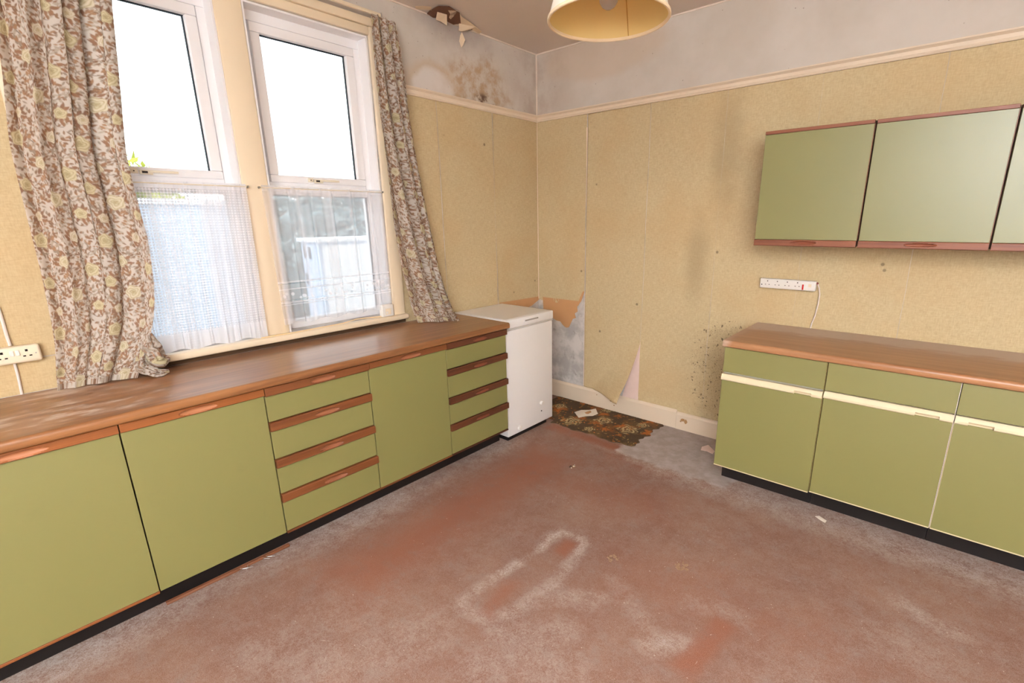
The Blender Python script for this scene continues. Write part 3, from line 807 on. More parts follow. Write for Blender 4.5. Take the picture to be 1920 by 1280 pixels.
# ------------------------------------------------------------------ curtains
def curtain(name, parent, L, Rr, n, amp, width, ph, R=620, C=300, sl=0., fold=None, ampS=None):
    """L, Rr: edge polylines [(x,y,z)...] from top to bottom, both resampled evenly"""
    def res(pl):
        pl = np.array(pl, float); d = np.r_[0, np.cumsum(np.linalg.norm(np.diff(pl, axis=0), axis=1))]
        t = np.linspace(0, d[-1], R)
        # smooth interpolation (cosine-free: two passes of box filter)
        out = np.stack([np.interp(t, d, pl[:, k]) for k in range(3)], -1)
        for _ in range(3):
            w = 31; pad = np.pad(out, ((w//2, w//2), (0, 0)), 'edge')
            out = np.stack([np.convolve(pad[:, k], np.ones(w)/w, 'valid') for k in range(3)], -1)
        out[-1] = pl[-1]
        return out, d[-1]
    A, la = res(L); B, lb = res(Rr)
    s = np.linspace(0, 1, C)[None, :]; t = np.linspace(0, 1, R)[:, None]
    ss = s
    base = A[:, None]*(1-ss[..., None])+B[:, None]*ss[..., None]
    ac = np.broadcast_to(s, (R, C))
    q = math.tau*(n*(ac+sl*t*(1-ac)*ac*2)+ph+.10*np.sin(t*4+ph*3))
    am = (amp(t) if callable(amp) else amp)*np.ones((R, 1))
    if ampS: am = am*ampS(s)
    w1 = np.sin(q)+.35*np.sin(2.3*q+1.3+2*t)+.25*np.sin(.53*q+.7-3*t)
    yd = (B-A); yd[:, 2] = 0; yl = np.linalg.norm(yd, axis=1, keepdims=True); yd = yd/np.maximum(yl, 1e-6)
    nrm = np.stack([-yd[:, 1]*-1, -yd[:, 0], 0*yd[:, 0]], -1)   # roughly +x
    nrm[:, 0] = np.abs(nrm[:, 0])
    P = base+nrm[:, None]*(am*w1)[..., None]+yd[:, None]*(am*.45*np.sin(2*q+.6))[..., None]
    hz = np.clip((t-.972)/.006, 0, 1)
    P[..., 0] += .006*hz-.004*np.exp(-((t-.968)/.004)**2)
    # fine crumple
    P[..., 0] += .0012*np.sin(P[..., 2]*90+s*40)+.001*np.sin(P[..., 2]*47-s*70)
    u = (s*width+0*t)*1.2; v = (t*(la+lb)/2+0*s)*1.2
    pr = sample(TILE, TPX, u+.05*ph, v)
    return grid_mesh(name, P, MT['cloth'], parent, {'print': pr})

root = thing('curtain', (.08, -3.0, .9), 'wide floral curtain with brown leaves hanging over the left window', 'curtain')
x0 = .098
def onx(u, v, x): return tuple(bp(u, v, 0, x))
Lp = [(x0, -3.02, 2.68), onx(0, 212, x0), onx(19, 269, x0), onx(50, 400, x0), onx(78, 514, x0), onx(103, 640, .078), onx(105, 700, .072), (.068, -3.195, .906)]
Lp[1] = (x0, -3.10, 2.12); Lp[0] = (x0, -3.06, 2.68)
Rp = [(x0, -2.70, 2.68), onx(204, 0, x0), onx(215, 100, x0), onx(226, 200, x0), onx(236, 290, x0), onx(263, 390, x0), onx(281, 450, x0), onx(292, 540, x0), onx(291, 600, .09), onx(278, 650, .12), (.10, -2.93, .906)]
def ampL(t): return .022*(1-.5*np.clip((t-.35)/.4, 0, 1))+.005
curtain('cloth_panel', root, Lp, Rp, 3.1, ampL, .60, .30, 660, 330, .35, ampS=lambda s: .35+.75*np.clip((s-.25)/.5, 0, 1))
# bunched lower corner lying on the worktop
def bunch(parent, pts, rad, name='gathered_hem', R=70, C=56, ph=0.):
    pts = np.array(pts, float); d = np.linspace(0, 1, len(pts)); t = np.linspace(0, 1, R)
    c = np.stack([np.interp(t, d, pts[:, k]) for k in range(3)], -1)
    rr = np.interp(t, np.linspace(0, 1, len(rad)), rad)
    a = np.linspace(0, math.tau, C)
    tan = np.gradient(c, axis=0); tan /= np.linalg.norm(tan, axis=1, keepdims=True)
    n1 = np.cross(tan, [.3, .2, 1.]); n1 /= np.linalg.norm(n1, axis=1, keepdims=True); n2 = np.cross(tan, n1)
    T_, A_ = np.meshgrid(t, a, indexing='ij')
    r = rr[:, None]*(1+.22*np.sin(5*A_+4*T_+ph)+.10*np.sin(11*A_-7*T_))
    P = c[:, None]+n1[:, None]*(r*np.cos(A_))[..., None]+n2[:, None]*(r*np.sin(A_)*.75)[..., None]
    P[..., 2] = np.maximum(P[..., 2], .9015)
    pr = sample(TILE, TPX, A_*.04+.1+ph*.05, T_*.20+.07)
    return grid_mesh(name, P, MT['cloth'], parent, {'print': pr})
bunch(root, [onx(278, 625, .10), onx(285, 655, .125), onx(298, 676, .135), onx(316, 670, .125)], [.014, .032, .036, .034, .012])
bunch(root, [onx(262, 665, .11), onx(268, 690, .135), onx(295, 699, .15), onx(317, 696, .15)], [.012, .024, .024, .020, .008], ph=2.)

root = thing('curtain', (.08, -1.4, .9), 'narrow floral curtain bunched at the right side of the window', 'curtain')
Lq = [(.086, -1.545, 2.728), onx(703, 130, .08), onx(715, 250, .085), onx(726, 330, .09), onx(738, 430, .10), onx(754, 510, .10), onx(769, 570, .09), tuple(bp(785, 604, 2, .9035))]
Rq = [(.086, -1.385, 2.722), onx(757, 120, .08), onx(770, 215, .085), onx(784, 300, .09), onx(803, 400, .10), onx(822, 490, .11), onx(836, 545, .14), tuple(bp(850, 578, 2, .95)), tuple(bp(861, 601, 2, .9035))]
def ampR(t): return .014+.010*np.clip(t/.3, 0, 1)-.010*np.clip((t-.85)/.15, 0, 1)
curtain('cloth_panel', root, Lq, Rq, 3.4, ampR, .50, .4, 660, 280, -.4)

r = thing('curtain_rail', (.08, -2.2, 2.69), 'cream curtain track running across the top of both windows', 'curtain rail')
MB().box(.062, .076, -3.40, -1.475, 2.704, 2.722, .003).build('track', MT['cream'], r, True)
for y in (-3.2, -2.3, -1.47): MB().box(.030, .064, y-.01, y+.01, 2.695, 2.715, .002).build('bracket', MT['cream'], r)
MB().box(.060, .078, -1.475, -1.468, 2.700, 2.726, .002).build('end_stop', MT['metal'], r)

# ------------------------------------------------------------------ net curtains
def net(label, y0a, y1a, y0b, y1b, z1, z0, mat, npl, amp, seed, xw):
    r = thing('net_curtain', (xw, (y0a+y1a)/2, z0), label, 'net curtain')
    R, C = 90, 420
    s = np.linspace(0, 1, C)[None, :]; t = np.linspace(0, 1, R)[:, None]
    rr = np.random.default_rng(seed)
    sw = s+.018*np.sin(s*37+seed)+.012*np.sin(s*71)
    q = math.tau*npl*sw
    wav = np.sin(q)+.5*np.sin(2.7*q+1+t*1.5)
    y = (y0a+(y1a-y0a)*s)*(1-t)+(y0b+(y1b-y0b)*s)*t+amp*.3*np.sin(2*q+.5)
    x = xw+amp*wav*(.35+.65*t)
    zb = z0+.006*np.sin(s*math.tau*4.5+seed)
    z = z1+(zb-z1)*t+0*s
    pl = np.clip(1-np.abs(np.cos(q/2+.4+.25*np.sin(s*9)))*(2.6 if npl > 8 else 1.9), 0, 1)*np.ones((R, 1))
    P = np.stack([x, y+0*t, z], -1)
    grid_mesh('net_cloth', P, MT[mat], r, {'u': (s*abs(y1a-y0a)+0*t), 'v': (z-z0), 'pleat': pl})
    MB().cyl((xw, y0a-.012, z1-.012), (xw, y1a+.008, z1-.012), .003, n=8).build('curtain_wire', MT['latch'], r)
    for y in (y0a-.012, y1a+.008): MB().cyl((xw-.004, y, z1-.012), (xw+.006, y, z1-.012), .006, n=10).build('wire_hook', MT['metal'], r)
net('white crocheted net curtain over the lower left window, partly behind the wide floral curtain', -2.99, -2.325, -3.0, -2.335, 1.757, .973, 'netdots', 9, .0045, 3, .026)
net('sheer white net curtain with lace band over the lower right window', -2.245, -1.537, -2.23, -1.53, 1.757, 1.016, 'netsheer', 5, .006, 5, .012)

# ------------------------------------------------------------------ cupboards along the window wall
XD = .57
def scoop_rail(b, axis, a0, a1, z0, z1, f0, f1, sc, sa, sh, depth=.011, low=.42, mi=1):
    """teak rail: back plane f0, front plane f1, with a routed finger scoop of half-length sa at sc on its front"""
    N, K = 64, 14
    A = np.linspace(a0, a1, 7)
    A = np.unique(np.r_[A, np.linspace(sc-sa*1.02, sc+sa*1.02, N)]); Z = np.linspace(z0+.003, z1-.003, K)
    t = bmesh.new(); sg = 1 if f1 > f0 else -1; zc = z0+(z1-z0)*low
    def depthf(a, z):
        r = ((a-sc)/sa)**2+((z-zc)/sh)**2
        return depth*math.sqrt(1-r) if r < 1 else 0
    mk = lambda a, f, z: t.verts.new((f, a, z) if axis == 'y' else (a, f, z))
    V = [[mk(a, f1-sg*depthf(a, z), z) for a in A] for z in Z]
    lo = [mk(a, f1-sg*.003, z0) for a in A]; hi = [mk(a, f1-sg*.003, z1) for a in A]
    lob = [mk(a, f0, z0) for a in A]; hib = [mk(a, f0, z1) for a in A]
    rows = [lob, lo]+V+[hi, hib]
    faces = []
    for i in range(len(rows)-1):
        for j in range(len(A)-1):
            faces.append((t.faces.new((rows[i][j], rows[i][j+1], rows[i+1][j+1], rows[i+1][j])), i, j))
    t.faces.new([r_[0] for r_ in rows]); t.faces.new([r_[-1] for r_ in rows][::-1]); t.faces.new(lob+hib[::-1])
    bmesh.ops.recalc_face_normals(t, faces=t.faces)
    for f, i, j in faces:
        if 2 <= i < 2+K-1:
            c = f.calc_center_median(); a = c.y if axis == 'y' else c.x
            if ((a-sc)/sa)**2+((c.z-zc)/sh)**2 < .96: f.material_index = mi; f.smooth = True
    me = bpy.data.meshes.new('t'); t.to_mesh(me); t.free(); b.b.from_mesh(me); bpy.data.meshes.remove(me)
    return b
def unit_left(y0, y1, kind, label, trim=True, tone=0):
    r = thing('base_cabinet', (.3, (y0+y1)/2, 0), label, 'cabinet', 'green base cabinets under the window')
    MB().box(.03, XD-.022, y0+.002, y1-.002, .105, .858).build('carcass', MT['carcass'], r)
    bx('plinth', MT['plinth'], r, .06, .475, y0, y1, 0, .105)
    g = .0022; sc = (y0+y1)/2
    tk = [[MT['teak_y'], MT['teak_scoop']], [MT['teak_mid'], MT['teak_scoop_mid']], [MT['teak_dark'], MT['teak_scoop_low']]][tone]
    if kind == 'door':
        d = bx('door', MT['green'], r, XD-.020, XD, y0+g, y1-g, .122 if trim else .118, .8235, .0012, 1)
        scoop_rail(MB(), 'y', y0+g, y1-g, .822, .858, XD-.02, XD+.012, sc, .068, .0125).build('handle_rail', tk, d)
        if trim: bx('bottom_strip', tk[0], d, XD-.020, XD+.003, y0+g, y1-g, .111, .1215, .001, 1)
    else:
        tops = (.858, .688, .503, .323); bots = (.690, .505, .325, .122)
        for i, (zt, zb) in enumerate(zip(tops, bots)):
            d = bx('drawer', MT['green'], r, XD-.020, XD, y0+g, y1-g, zb+.002, zt-.040, .0012, 1)
            scoop_rail(MB(), 'y', y0+g-.001, y1-g+.001, zt-.041, zt, XD-.02, XD+.014, sc+.01, .062, .0125).build('handle_rail', tk, d)
            if i == 3: bx('bottom_strip', tk[0], d, XD-.020, XD+.003, y0+g, y1-g, .111, .1215, .001, 1)
    return r
unit_left(-3.612, -3.100, 'door', 'green single-door base cabinet nearest the camera, below the floral curtain and socket')
unit_left(-3.100, -2.592, 'door', 'green single-door base cabinet with its bottom strip fallen off onto the floor', trim=False)
unit_left(-2.592, -2.075, 'drawers', 'green four-drawer base cabinet standing between two green door cabinets', tone=1)
unit_left(-2.075, -1.553, 'door', 'green single-door base cabinet standing between the two four-drawer cabinets', tone=1)
unit_left(-1.553, -1.030, 'drawers', 'green four-drawer base cabinet beside the white chest freezer', tone=2)
def worktop(axis, a0, a1, f0, f1, mat, label, loc, rad=.016):
    z0, z1 = .861, .900
    s = 1 if f1 > f0 else -1; prof = [(f0, z0), (f0, z1)]
    for k in range(8):
        a = math.pi/2*(1-k/7); prof.append((f1-s*rad+s*rad*math.cos(a), z1-rad+rad*math.sin(a)))
    for k in range(1, 6):
        a = -math.pi/2*k/5; prof.append((f1-s*.012+s*.012*math.cos(a), z0+.012+.012*math.sin(a)))
    b = MB()
    if axis == 'y': b.prism([(f, a0, z) for f, z in prof], (0, a1-a0, 0))
    else: b.prism([(a0, f, z) for f, z in prof], (a1-a0, 0, 0))
    t = bmesh.new(); me = bpy.data.meshes.new('w'); b.b.to_mesh(me); b.b.free(); t.from_mesh(me)
    me.clear_geometry(); t.to_mesh(me); t.free()
    o = link('worktop', me, mat); me.polygons.foreach_set('use_smooth', [True]*len(me.polygons)); me.set_sharp_from_angle(angle=math.radians(40))
    return tag(o, label, 'worktop')
worktop('y', -3.630, -1.021, .004, .602, MT['top_left'], 'long dark brown dusty worktop beneath the windows', 0)

# the strip that fell from the second cabinet, nails sticking out
r = thing('wood_strip', (.5, -2.83, 0), 'fallen teak edging strip with bent nails lying on the carpet at the black plinth', 'wood strip')
MB().prism([(.492, -3.083, 0.001), (.492, -3.083, .012), (.505, -3.083, .012), (.509, -3.083, .004), (.509, -3.083, .001)], (.006, .512, 0)).build('strip', MT['teak_mid'], r)
MB().prism([(.4935, -3.081, .0121), (.4935, -3.081, .0127), (.4985, -3.081, .0127), (.4985, -3.081, .0121)], (.006, .508, 0)).build('raw_edge', MT['teak_scoop_mid'], r)
for y, k in ((-2.80, .03), (-2.765, -.01), (-2.70, .015), (-2.685, .02)):
    MB().tube([(.505, y, .006), (.522, y+k*.3, .009), (.532, y+k, .007), (.536, y+k*1.6, .003)], .0011, 6).build('nail', MT['metal'], r)

# ------------------------------------------------------------------ cupboards along the back wall
YD = -.62
def unit_right(x0, x1, label, notch, dz=0., dy=0., lip=False, stile='cable'):
    r = thing('base_cabinet', ((x0+x1)/2, -.3, 0), label, 'cabinet', 'green base cabinets on the back wall')
    MB().box(x0+.002, x1-.002, YD+.022, -.022, .118, .860).build('carcass', MT['carcass_white'], r)
    bx('plinth', MT['plinth'], r, x0+(.018 if x0 < 2 else 0), x1, -.515, -.06, 0, .118)
    g = .0012
    dr = bx('drawer', MT['green'], r, x0+g, x1-g, YD, YD+.02, .712, .858, .0012, 1)
    d = bx('door', MT['green'], r, x0+g, x1-g, YD-dy, YD+.02-dy, .129+dz, .672+dz, .0012, 1)
    y = YD-dy
    bx('bottom_lip', MT['cream_bar'], d, x0+g, x1-g, y-.0015, y+.02, .1245+dz, .1288+dz)
    if lip: bx('side_lip', MT['cream_bar'], d, x0+g-.0011, x0+g+.0005, y-.001, y+.02, .129+dz, .672+dz)
    bx('edge_strip', MT[stile], r, x1-.0008, x1+.0016, YD+.003, YD+.021, .125, .858)
    # cream pull rail, its front curving, with a cut finger grip
    a0, a1 = notch; zs = (.670+dz, .706+dz)
    b = MB()
    prof = lambda zz: [(y+.018, zz[0]), (y-.008, zz[0]), (y-.014, zz[0]+.006), (y-.014, zz[0]+.016), (y-.006, zz[1]-.006), (y-.001, zz[1]), (y+.018, zz[1])]
    for s0, s1, zz in ((x0+g, a0, zs), (a1, x1-g, zs)): b.prism([(s0, q, z) for q, z in prof(zz)], (s1-s0, 0, 0))
    b.prism([(a0, q, z) for q, z in [(y+.018, zs[0]+.012), (y-.006, zs[0]+.012), (y-.012, zs[0]+.020), (y-.006, zs[1]-.006), (y-.001, zs[1]), (y+.018, zs[1])]], (a1-a0, 0, 0))
    b.box(a0, a1, y+.004, y+.018, zs[0], zs[0]+.014)
    b.build('handle_rail', MT['cream_bar'], d)
    return r
unit_right(1.912, 2.4325, 'green base cabinet with cream rail standing beside the bare grey floor', (2.30, 2.382), -.005, .006, stile='edge_brown')
unit_right(2.436, 2.9545, 'middle green base cabinet with drawer and cream rail on the back wall', (2.815, 2.905))
unit_right(2.9575, 3.478, 'green base cabinet with cream rail at the right edge of the photo', (3.005, 3.09), lip=True)
worktop('x', 1.905, 3.485, -.004, -.640, MT['top_right'], 'shorter orange-brown wood-grain worktop below the wall cupboards', 0)

def unit_wall(x0, x1, label, dz=0.):
    r = thing('wall_cabinet', ((x0+x1)/2, -.15, 1.41), label, 'cabinet', 'green wall cupboards')
    y = -.30
    MB().box(x0+.001, x1-.001, y+.021, -.004, 1.418, 2.024+dz).build('carcass', MT['carcass'], r)
    g = .0045
    d = bx('door', MT['green'], r, x0+g, x1-g, y, y+.02, 1.447, 2.008+dz, .0012, 1)
    bx('top_rail', MT['teak_x'], d, x0+g, x1-g, y-.004, y+.02, 2.0085+dz, 2.026+dz, .0015, 1)
    scoop_rail(MB(), 'x', x0+g, x1-g, 1.412, 1.4465, y+.02, y-.012, (x0+x1)/2+.005, .065, .009, .009, .55).build('handle_rail', [MT['teak_x'], MT['teak_scoop_dark']], d)
    bx('edge_strip', MT['teak_x'], d, x1-g+.0002, x1-g+.002, y, y+.02, 1.447, 2.008+dz)
    return r
unit_wall(1.914, 2.434, 'green wall cupboard directly above the white socket strip', .002)
unit_wall(2.434, 2.953, 'middle green wall cupboard of the row of three', .0)
unit_wall(2.953, 3.47, 'green wall cupboard mostly cut off by the right edge of the photo', .0)

# ------------------------------------------------------------------ chest freezer
r = thing('chest_freezer', (.29, -.755, 0), 'small white chest freezer standing between the drawers and the corner', 'freezer')
y0, y1 = -1.017, -.490
MB().box(.02, .551, y0+.004, y1-.004, .035, .828, .008, 3).build('body', MT['freezer'], r, True)
bx('base', MT['plinth'], r, .05, .53, y0+.02, y1-.06, .0, .035)
MB().box(.014, .5535, y0+.002, y1-.002, .828, .840, .003).build('lid_seal', plain('grey_seal', (196, 190, 184), .6, .2), r, True)
lid = MB().box(.012, .558, y0, y1, .840, .905, .009, 3).build('lid', MT['freezer'], r, True)
MB().box(.035, .535, y0+.022, y1-.022, .9045, .9065, .0008, 1).build('lid_panel', MT['freezer'], lid)
h = MB(); h.box(.557, .5625, -.832, -.662, .862, .893, .0025, 2); h.build('handle', MT['freezer'], lid, True)
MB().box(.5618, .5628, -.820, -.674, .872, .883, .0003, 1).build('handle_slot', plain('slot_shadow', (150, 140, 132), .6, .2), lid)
dial = MB().lathe((.551, -.635, .196), [(0, .02), (.014, .02), (.016, .018), (.018, .002), (.024, .001), (.024, 0)], 28, 'x').build('dial', MT['plastic'], r, True)
MB().lathe((.551, -.635, .129), [(0, .0015), (.0055, .0015), (.0055, 0)], 14, 'x').build('indicator', MT['brown_dot'], r)
MB().lathe((.551, -.892, .074), [(0, .016), (.013, .016), (.017, .012), (.018, 0)], 22, 'x').build('drain_cap', MT['plastic'], r, True)

# ------------------------------------------------------------------ sockets and cables
def holes(parent, mat, c, axis, pts, w, h):
    for a, z in pts:
        b = MB()
        if axis == 'y': b.box(c-.001, c+.0006, a-w, a+w, z-h, z+h)
        else: b.box(a-w, a+w, c-.0006, c+.001, z-h, z+h)
        b.build('pin_hole', mat, parent)
r = thing('wall_socket', (.02, -3.28, 1.03), 'double wall socket with two switches on the wallpaper left of the floral curtain', 'socket')
MB().box(.003, .034, -3.356, -3.206, 1.034, 1.103, .010, 3).build('face_plate', MT['ivory'], r, True)
holes(r, MT['brown_dot'], .0342, 'y', [(-3.247, 1.083), (-3.316, 1.083)], .004, .0045)
holes(r, MT['brown_dot'], .0342, 'y', [(-3.256, 1.061), (-3.238, 1.061), (-3.325, 1.061), (-3.307, 1.061)], .0042, .0024)
MB().cyl((.0335, -3.222, 1.068), (.0346, -3.222, 1.068), .0025, n=10).build('screw', MT['metal'], r)
for y in (-3.289, -3.273): MB().box(.0335, .0385, y-.0055, y+.0055, 1.066, 1.088, .0015, 2).build('rocker_switch', MT['plastic'], r, True)
MB().tube([onx(-4, 575, .008), onx(4, 600, .008), onx(12, 628, .009), onx(19, 648, .010)], .0055).build('cable', MT['cable'], r, True)
MB().tube([onx(27, 680, .008), onx(34, 706, .008), onx(41, 739, .008)], .0045).build('cable', MT['cable'], r, True)

r = thing('extension_lead', (2.06, -.02, 1.16), 'white four-gang socket strip with red switch screwed to the back wall', 'extension lead')
zt = lambda x: 1.164+0*(x-2.06)
MB().box(1.900, 2.222, -.044, -.004, 1.134, 1.195, .007, 3).build('housing', MT['plastic'], r, True)
ph_ = plain('grey_pin_hole', (110, 96, 88), .8, .1)
for x in (1.947, 2.005, 2.063, 2.121):
    holes(r, ph_, -.0442, 'x', [(x, 1.180)], .0028, .0036)
    holes(r, ph_, -.0442, 'x', [(x-.011, 1.158), (x+.011, 1.158)], .0033, .002)
MB().cyl((1.914, -.0435, 1.156), (1.914, -.0447, 1.156), .0035, n=10).build('screw', MT['brown_dot'], r)
MB().box(2.149, 2.158, -.0475, -.043, 1.139, 1.172, .0015, 2).build('neon_switch', MT['red'], r, True)
MB().box(2.183, 2.199, -.0452, -.043, 1.158, 1.176, .0006, 1).build('fuse_cover', MT['ivory'], r)
def bpb(u, v, y): return tuple(bp(u, v, 1, y))
MB().cyl((2.220, -.024, 1.182), (2.232, -.024, 1.180), .006, n=12).build('cable_grip', plain('brown_grip', (120, 60, 56), .6, .2), r)
MB().tube([(2.228, -.024, 1.180), bpb(1536, 540, -.022), bpb(1537, 552, -.02), bpb(1534, 570, -.015), bpb(1528, 592, -.012), bpb(1522, 606, -.01), (2.219, -.008, .9015)], .0038).build('cable', MT['cable'], r, True)

r = thing('switch_box', (.02, -1.58, .965), 'small white switch box standing on the window sill beside the right net curtain', 'switch box')
MB().box(.004, .043, -1.628, -1.543, .9655, 1.045, .006, 3).build('housing', MT['plastic'], r, True)
MB().box(.0425, .0455, -1.606, -1.565, .980, 1.018, .0012, 1).build('switch_plate', MT['ivory'], r)
MB().box(.045, .0475, -1.602, -1.589, .985, 1.000, .0008, 1).build('rocker_switch', MT['plastic'], r)
cb = MB().tube([(.030, -2.37, .9675), (.036, -2.2, .9672), (.026, -2.05, .9672), (.024, -1.9, .969), (.016, -1.8, .978), (.020, -1.70, .974), (.022, -1.629, .9705)], .0032).build('cable', MT['cable_cream'], None, True)
tag(cb, 'thin cream cable running along the window sill', 'cable')

# ------------------------------------------------------------------ pendant lampshade
LC = Vector((1.876, -1.872, 2.1755))
r = thing('pendant_lamp', (LC.x, LC.y, H), 'cream drum pendant lampshade with gold lining hanging from the ceiling', 'lamp')
R0, R1, hh = .189, .125, .21
MB().lathe(LC, [(R0, .004), (R0, .0), (R0+.0015, .0), (R1+.0015, hh)], 72).build('lamp_shade', MT['shade'], r, True)
MB().lathe(LC, [(R0-.0015, .002), (R1-.0015, hh)], 72).build('shade_lining', MT['lining'], r, True)
MB().lathe(LC, [(R0-.004, .006), (R0-.004, -.001), (R0-.002, -.003), (R0+.002, -.003), (R0+.004, -.001), (R0+.0035, .006)], 72).build('rim_tape', MT['rim'], r, True)
MB().lathe(LC, [(R1-.003, hh-.004), (R1-.003, hh+.001), (R1+.003, hh+.001), (R1+.003, hh-.004)], 48).build('rim_tape', MT['rim'], r, True)
for k in range(3):
    a = k*math.tau/3+.4
    MB().cyl(LC+Vector((.02*math.cos(a), .02*math.sin(a), hh-.03)), LC+Vector(((R1-.004)*math.cos(a), (R1-.004)*math.sin(a), hh-.004)), .0018, n=8).build('shade_arm', MT['metal'], r)
sa = 1.75
MB().tube([LC+Vector(((R0-.004-(R0-R1)*k/4)*math.cos(sa), (R0-.004-(R0-R1)*k/4)*math.sin(sa), .006+(hh-.01)*k/4)) for k in range(5)], .0012, 5).build('shade_seam', plain('seam_brown', (190, 140, 70), .7, .2), r)
MB().lathe(LC+Vector((0, 0, hh-.075)), [(.012, .0), (.018, .02), (.019, .05), (.016, .08), (.006, .095)], 24).build('lamp_holder', MT['plastic'], r, True)
MB().lathe(LC+Vector((0, 0, .028)), [(.0, 0), (.010, .002), (.020, .008), (.028, .020), (.030, .034), (.026, .052), (.018, .072), (.013, .09), (.012, .11)], 32).build('bulb', MT['bulb'], r, True)
MB().cyl(LC+Vector((0, 0, hh+.015)), (LC.x, LC.y, H-.02), .0035, n=8).build('cord', MT['cable'], r)
MB().lathe((LC.x, LC.y, H), [(.0, -.024), (.02, -.024), (.04, -.012), (.042, 0)], 24).build('ceiling_rose', MT['plastic'], r, True)

# ------------------------------------------------------------------ patterned carpet remnant
def remnant():
    px = .003; x0, x1, y0, y1 = .25, 1.30, -.545, -.022
    w, h = int((x1-x0)/px)+40, int((y1-y0)/px)+40
    rr = random.Random(3); cv = canvas(w, h, (58, 38, 22))
    def blot(x, y, R, col, k=.9):
        ph = rr.random()*6
        def fn(U, V):
            a = np.arctan2(V, U); q = np.hypot(U, V)/(R*(1+.3*np.sin(3*a+ph)+.2*np.sin(7*a+ph*2)))
            return np.clip((1-q)*2.2, 0, 1)*k*.85, lin(col)
        stamp(cv, px, x, y, R*1.6, fn)
    for k in range(80): blot(rr.random()*1.05, rr.random()*.56, rr.uniform(.02, .065), rr.choice([(168, 88, 22), (146, 74, 20), (120, 62, 20), (96, 58, 24), (70, 46, 24), (48, 32, 20), (86, 60, 30)]))
    for (x, y, R) in [(bp(u, v, 2, 0).x-x0, bp(u, v, 2, 0).y-y0, R) for u, v, R in ((1072, 790, .085), (1132, 789, .075), (1178, 806, .085), (1050, 762, .06), (1140, 770, .05), (1205, 798, .05), (1105, 805, .045))]:
        def fn(U, V):
            a = np.arctan2(V, U); q = np.hypot(U, V)/(R*(1+.16*np.cos(5*a+R*90)+.10*np.sin(9*a)))
            bands = (np.sin(q*15+1.5*np.sin(4*a))*.5+.5)*(.45+.55*(np.sin(U*420)*np.sin(V*390+U*90)*.5+.5))
            c = np.array(lin((206, 184, 134)))*bands[..., None]+np.array(lin((92, 62, 30)))*(1-bands[..., None])
            return np.clip((1-q)*5, 0, 1)*np.where(bands[..., None] > .4, .9, .45)[..., 0], c
        stamp(cv, px, x, y, R*1.2, fn)
    for k in range(420): leaf(cv, px, rr.random()*1.05, rr.random()*.56, rr.uniform(.006, .014), .004, rr.random()*6, rr.choice([(150, 118, 66), (44, 28, 18), (180, 100, 30), (96, 70, 36)]))
    C, R = 350, 176
    s = np.linspace(0, 1, C)[None, :]; t = np.linspace(0, 1, R)[:, None]
    ya = y0+.02*s+.010*np.sin(s*21)+.006*np.sin(s*57)     # ragged front edge
    xa = x1-.012+.012*np.sin(t*16)+.008*np.sin(t*41)
    X = x0+(xa-x0)*s; Y = y1+(ya-y1)*t
    Y = np.where(X < .566, np.maximum(Y, -.482), Y)
    Z = .004+.0022*RNG.random((R, C))
    Z[-1] = .0005; Z[:, -1] = .0005; Z[0] = .0005; Z[:, 0] = .0005
    pr = sample(cv, px, X-x0, Y-y0)
    pr *= (.75+.5*RNG.random((R, C, 1)))
    o = grid_mesh('carpet_remnant', np.stack([X, Y+0*s, Z], -1), MT['remnant'], None, {'print': pr})
    return tag(o, 'ragged piece of orange and brown patterned carpet beside the freezer', 'carpet')
remnant()

# ------------------------------------------------------------------ litter
def scrap(name, label, cat, poly, z, mat, lift=.006, parent=None, group=None):
    c = sum((Vector((x, y, 0)) for x, y in poly), Vector())/len(poly)
    t = bmesh.new(); vc = t.verts.new((c.x, c.y, z+lift))
    vs = [t.verts.new((x, y, z+.001+lift*.5*random.random())) for x, y in poly]
    for i in range(len(vs)): t.faces.new((vc, vs[i], vs[(i+1) % len(vs)]))
    r = bmesh.ops.extrude_face_region(t, geom=t.faces[:])
    bmesh.ops.translate(t, vec=(0, 0, -.0012), verts=[v for v in r['geom'] if isinstance(v, bmesh.types.BMVert)])
    for v in t.verts: v.co.z = max(v.co.z, z-.0)
    o = MB().join(t).build(name, MT[mat], parent)
    if label: tag(o, label, cat, group)
    return o
def fl_(u, v): q = bp(u, v, 2, 0); return (q.x, q.y)
fp = lambda pts: [fl_(u, v) for u, v in pts]
r = thing('paper_wrapper', (*fl_(1098, 776), .006), 'crumpled white paper wrapper lying on the patterned carpet piece', 'litter')
scrap('wrapper', None, None, fp([(1077, 774), (1090, 770), (1105, 770), (1117, 768), (1121, 777), (1112, 781), (1098, 782), (1085, 785)]), .0065, 'paper', .009, r)
scrap('wrapper_mark', None, None, fp([(1096, 777), (1101, 775), (1107, 773), (1109, 776), (1103, 779), (1099, 779)]), .0155, plain('', (0, 0, 0)) and 'backing', .002, r)
scrap('paper_scrap', 'white and pink paper scrap on the bare floor beside the green base cabinet', 'litter', fp([(1316, 838), (1328, 834), (1340, 846), (1336, 851), (1325, 846), (1314, 844)]), 0, 'pink', .006)
def cluster(name, label, u, v, rad, mats, n, seed):
    r = random.Random(seed); c = bp(u, v, 2, 0); b = MB()
    for k in range(n):
        a, d = r.random()*6.3, rad*math.sqrt(r.random()); q = r.uniform(.0025, .0065)
        x, y = c.x+d*math.cos(a), c.y+d*math.sin(a)
        b.prism([(x+q*math.cos(t)*r.uniform(.6, 1.3), y+q*math.sin(t)*r.uniform(.6, 1.3), .0012) for t in (0, 1.3, 2.5, 3.6, 5)], (0, 0, r.uniform(.002, .006)), r.randrange(len(mats)))
    o = b.build(name, [MT[m] for m in mats])
    o['kind'] = 'stuff'; tag(o, label, 'debris')
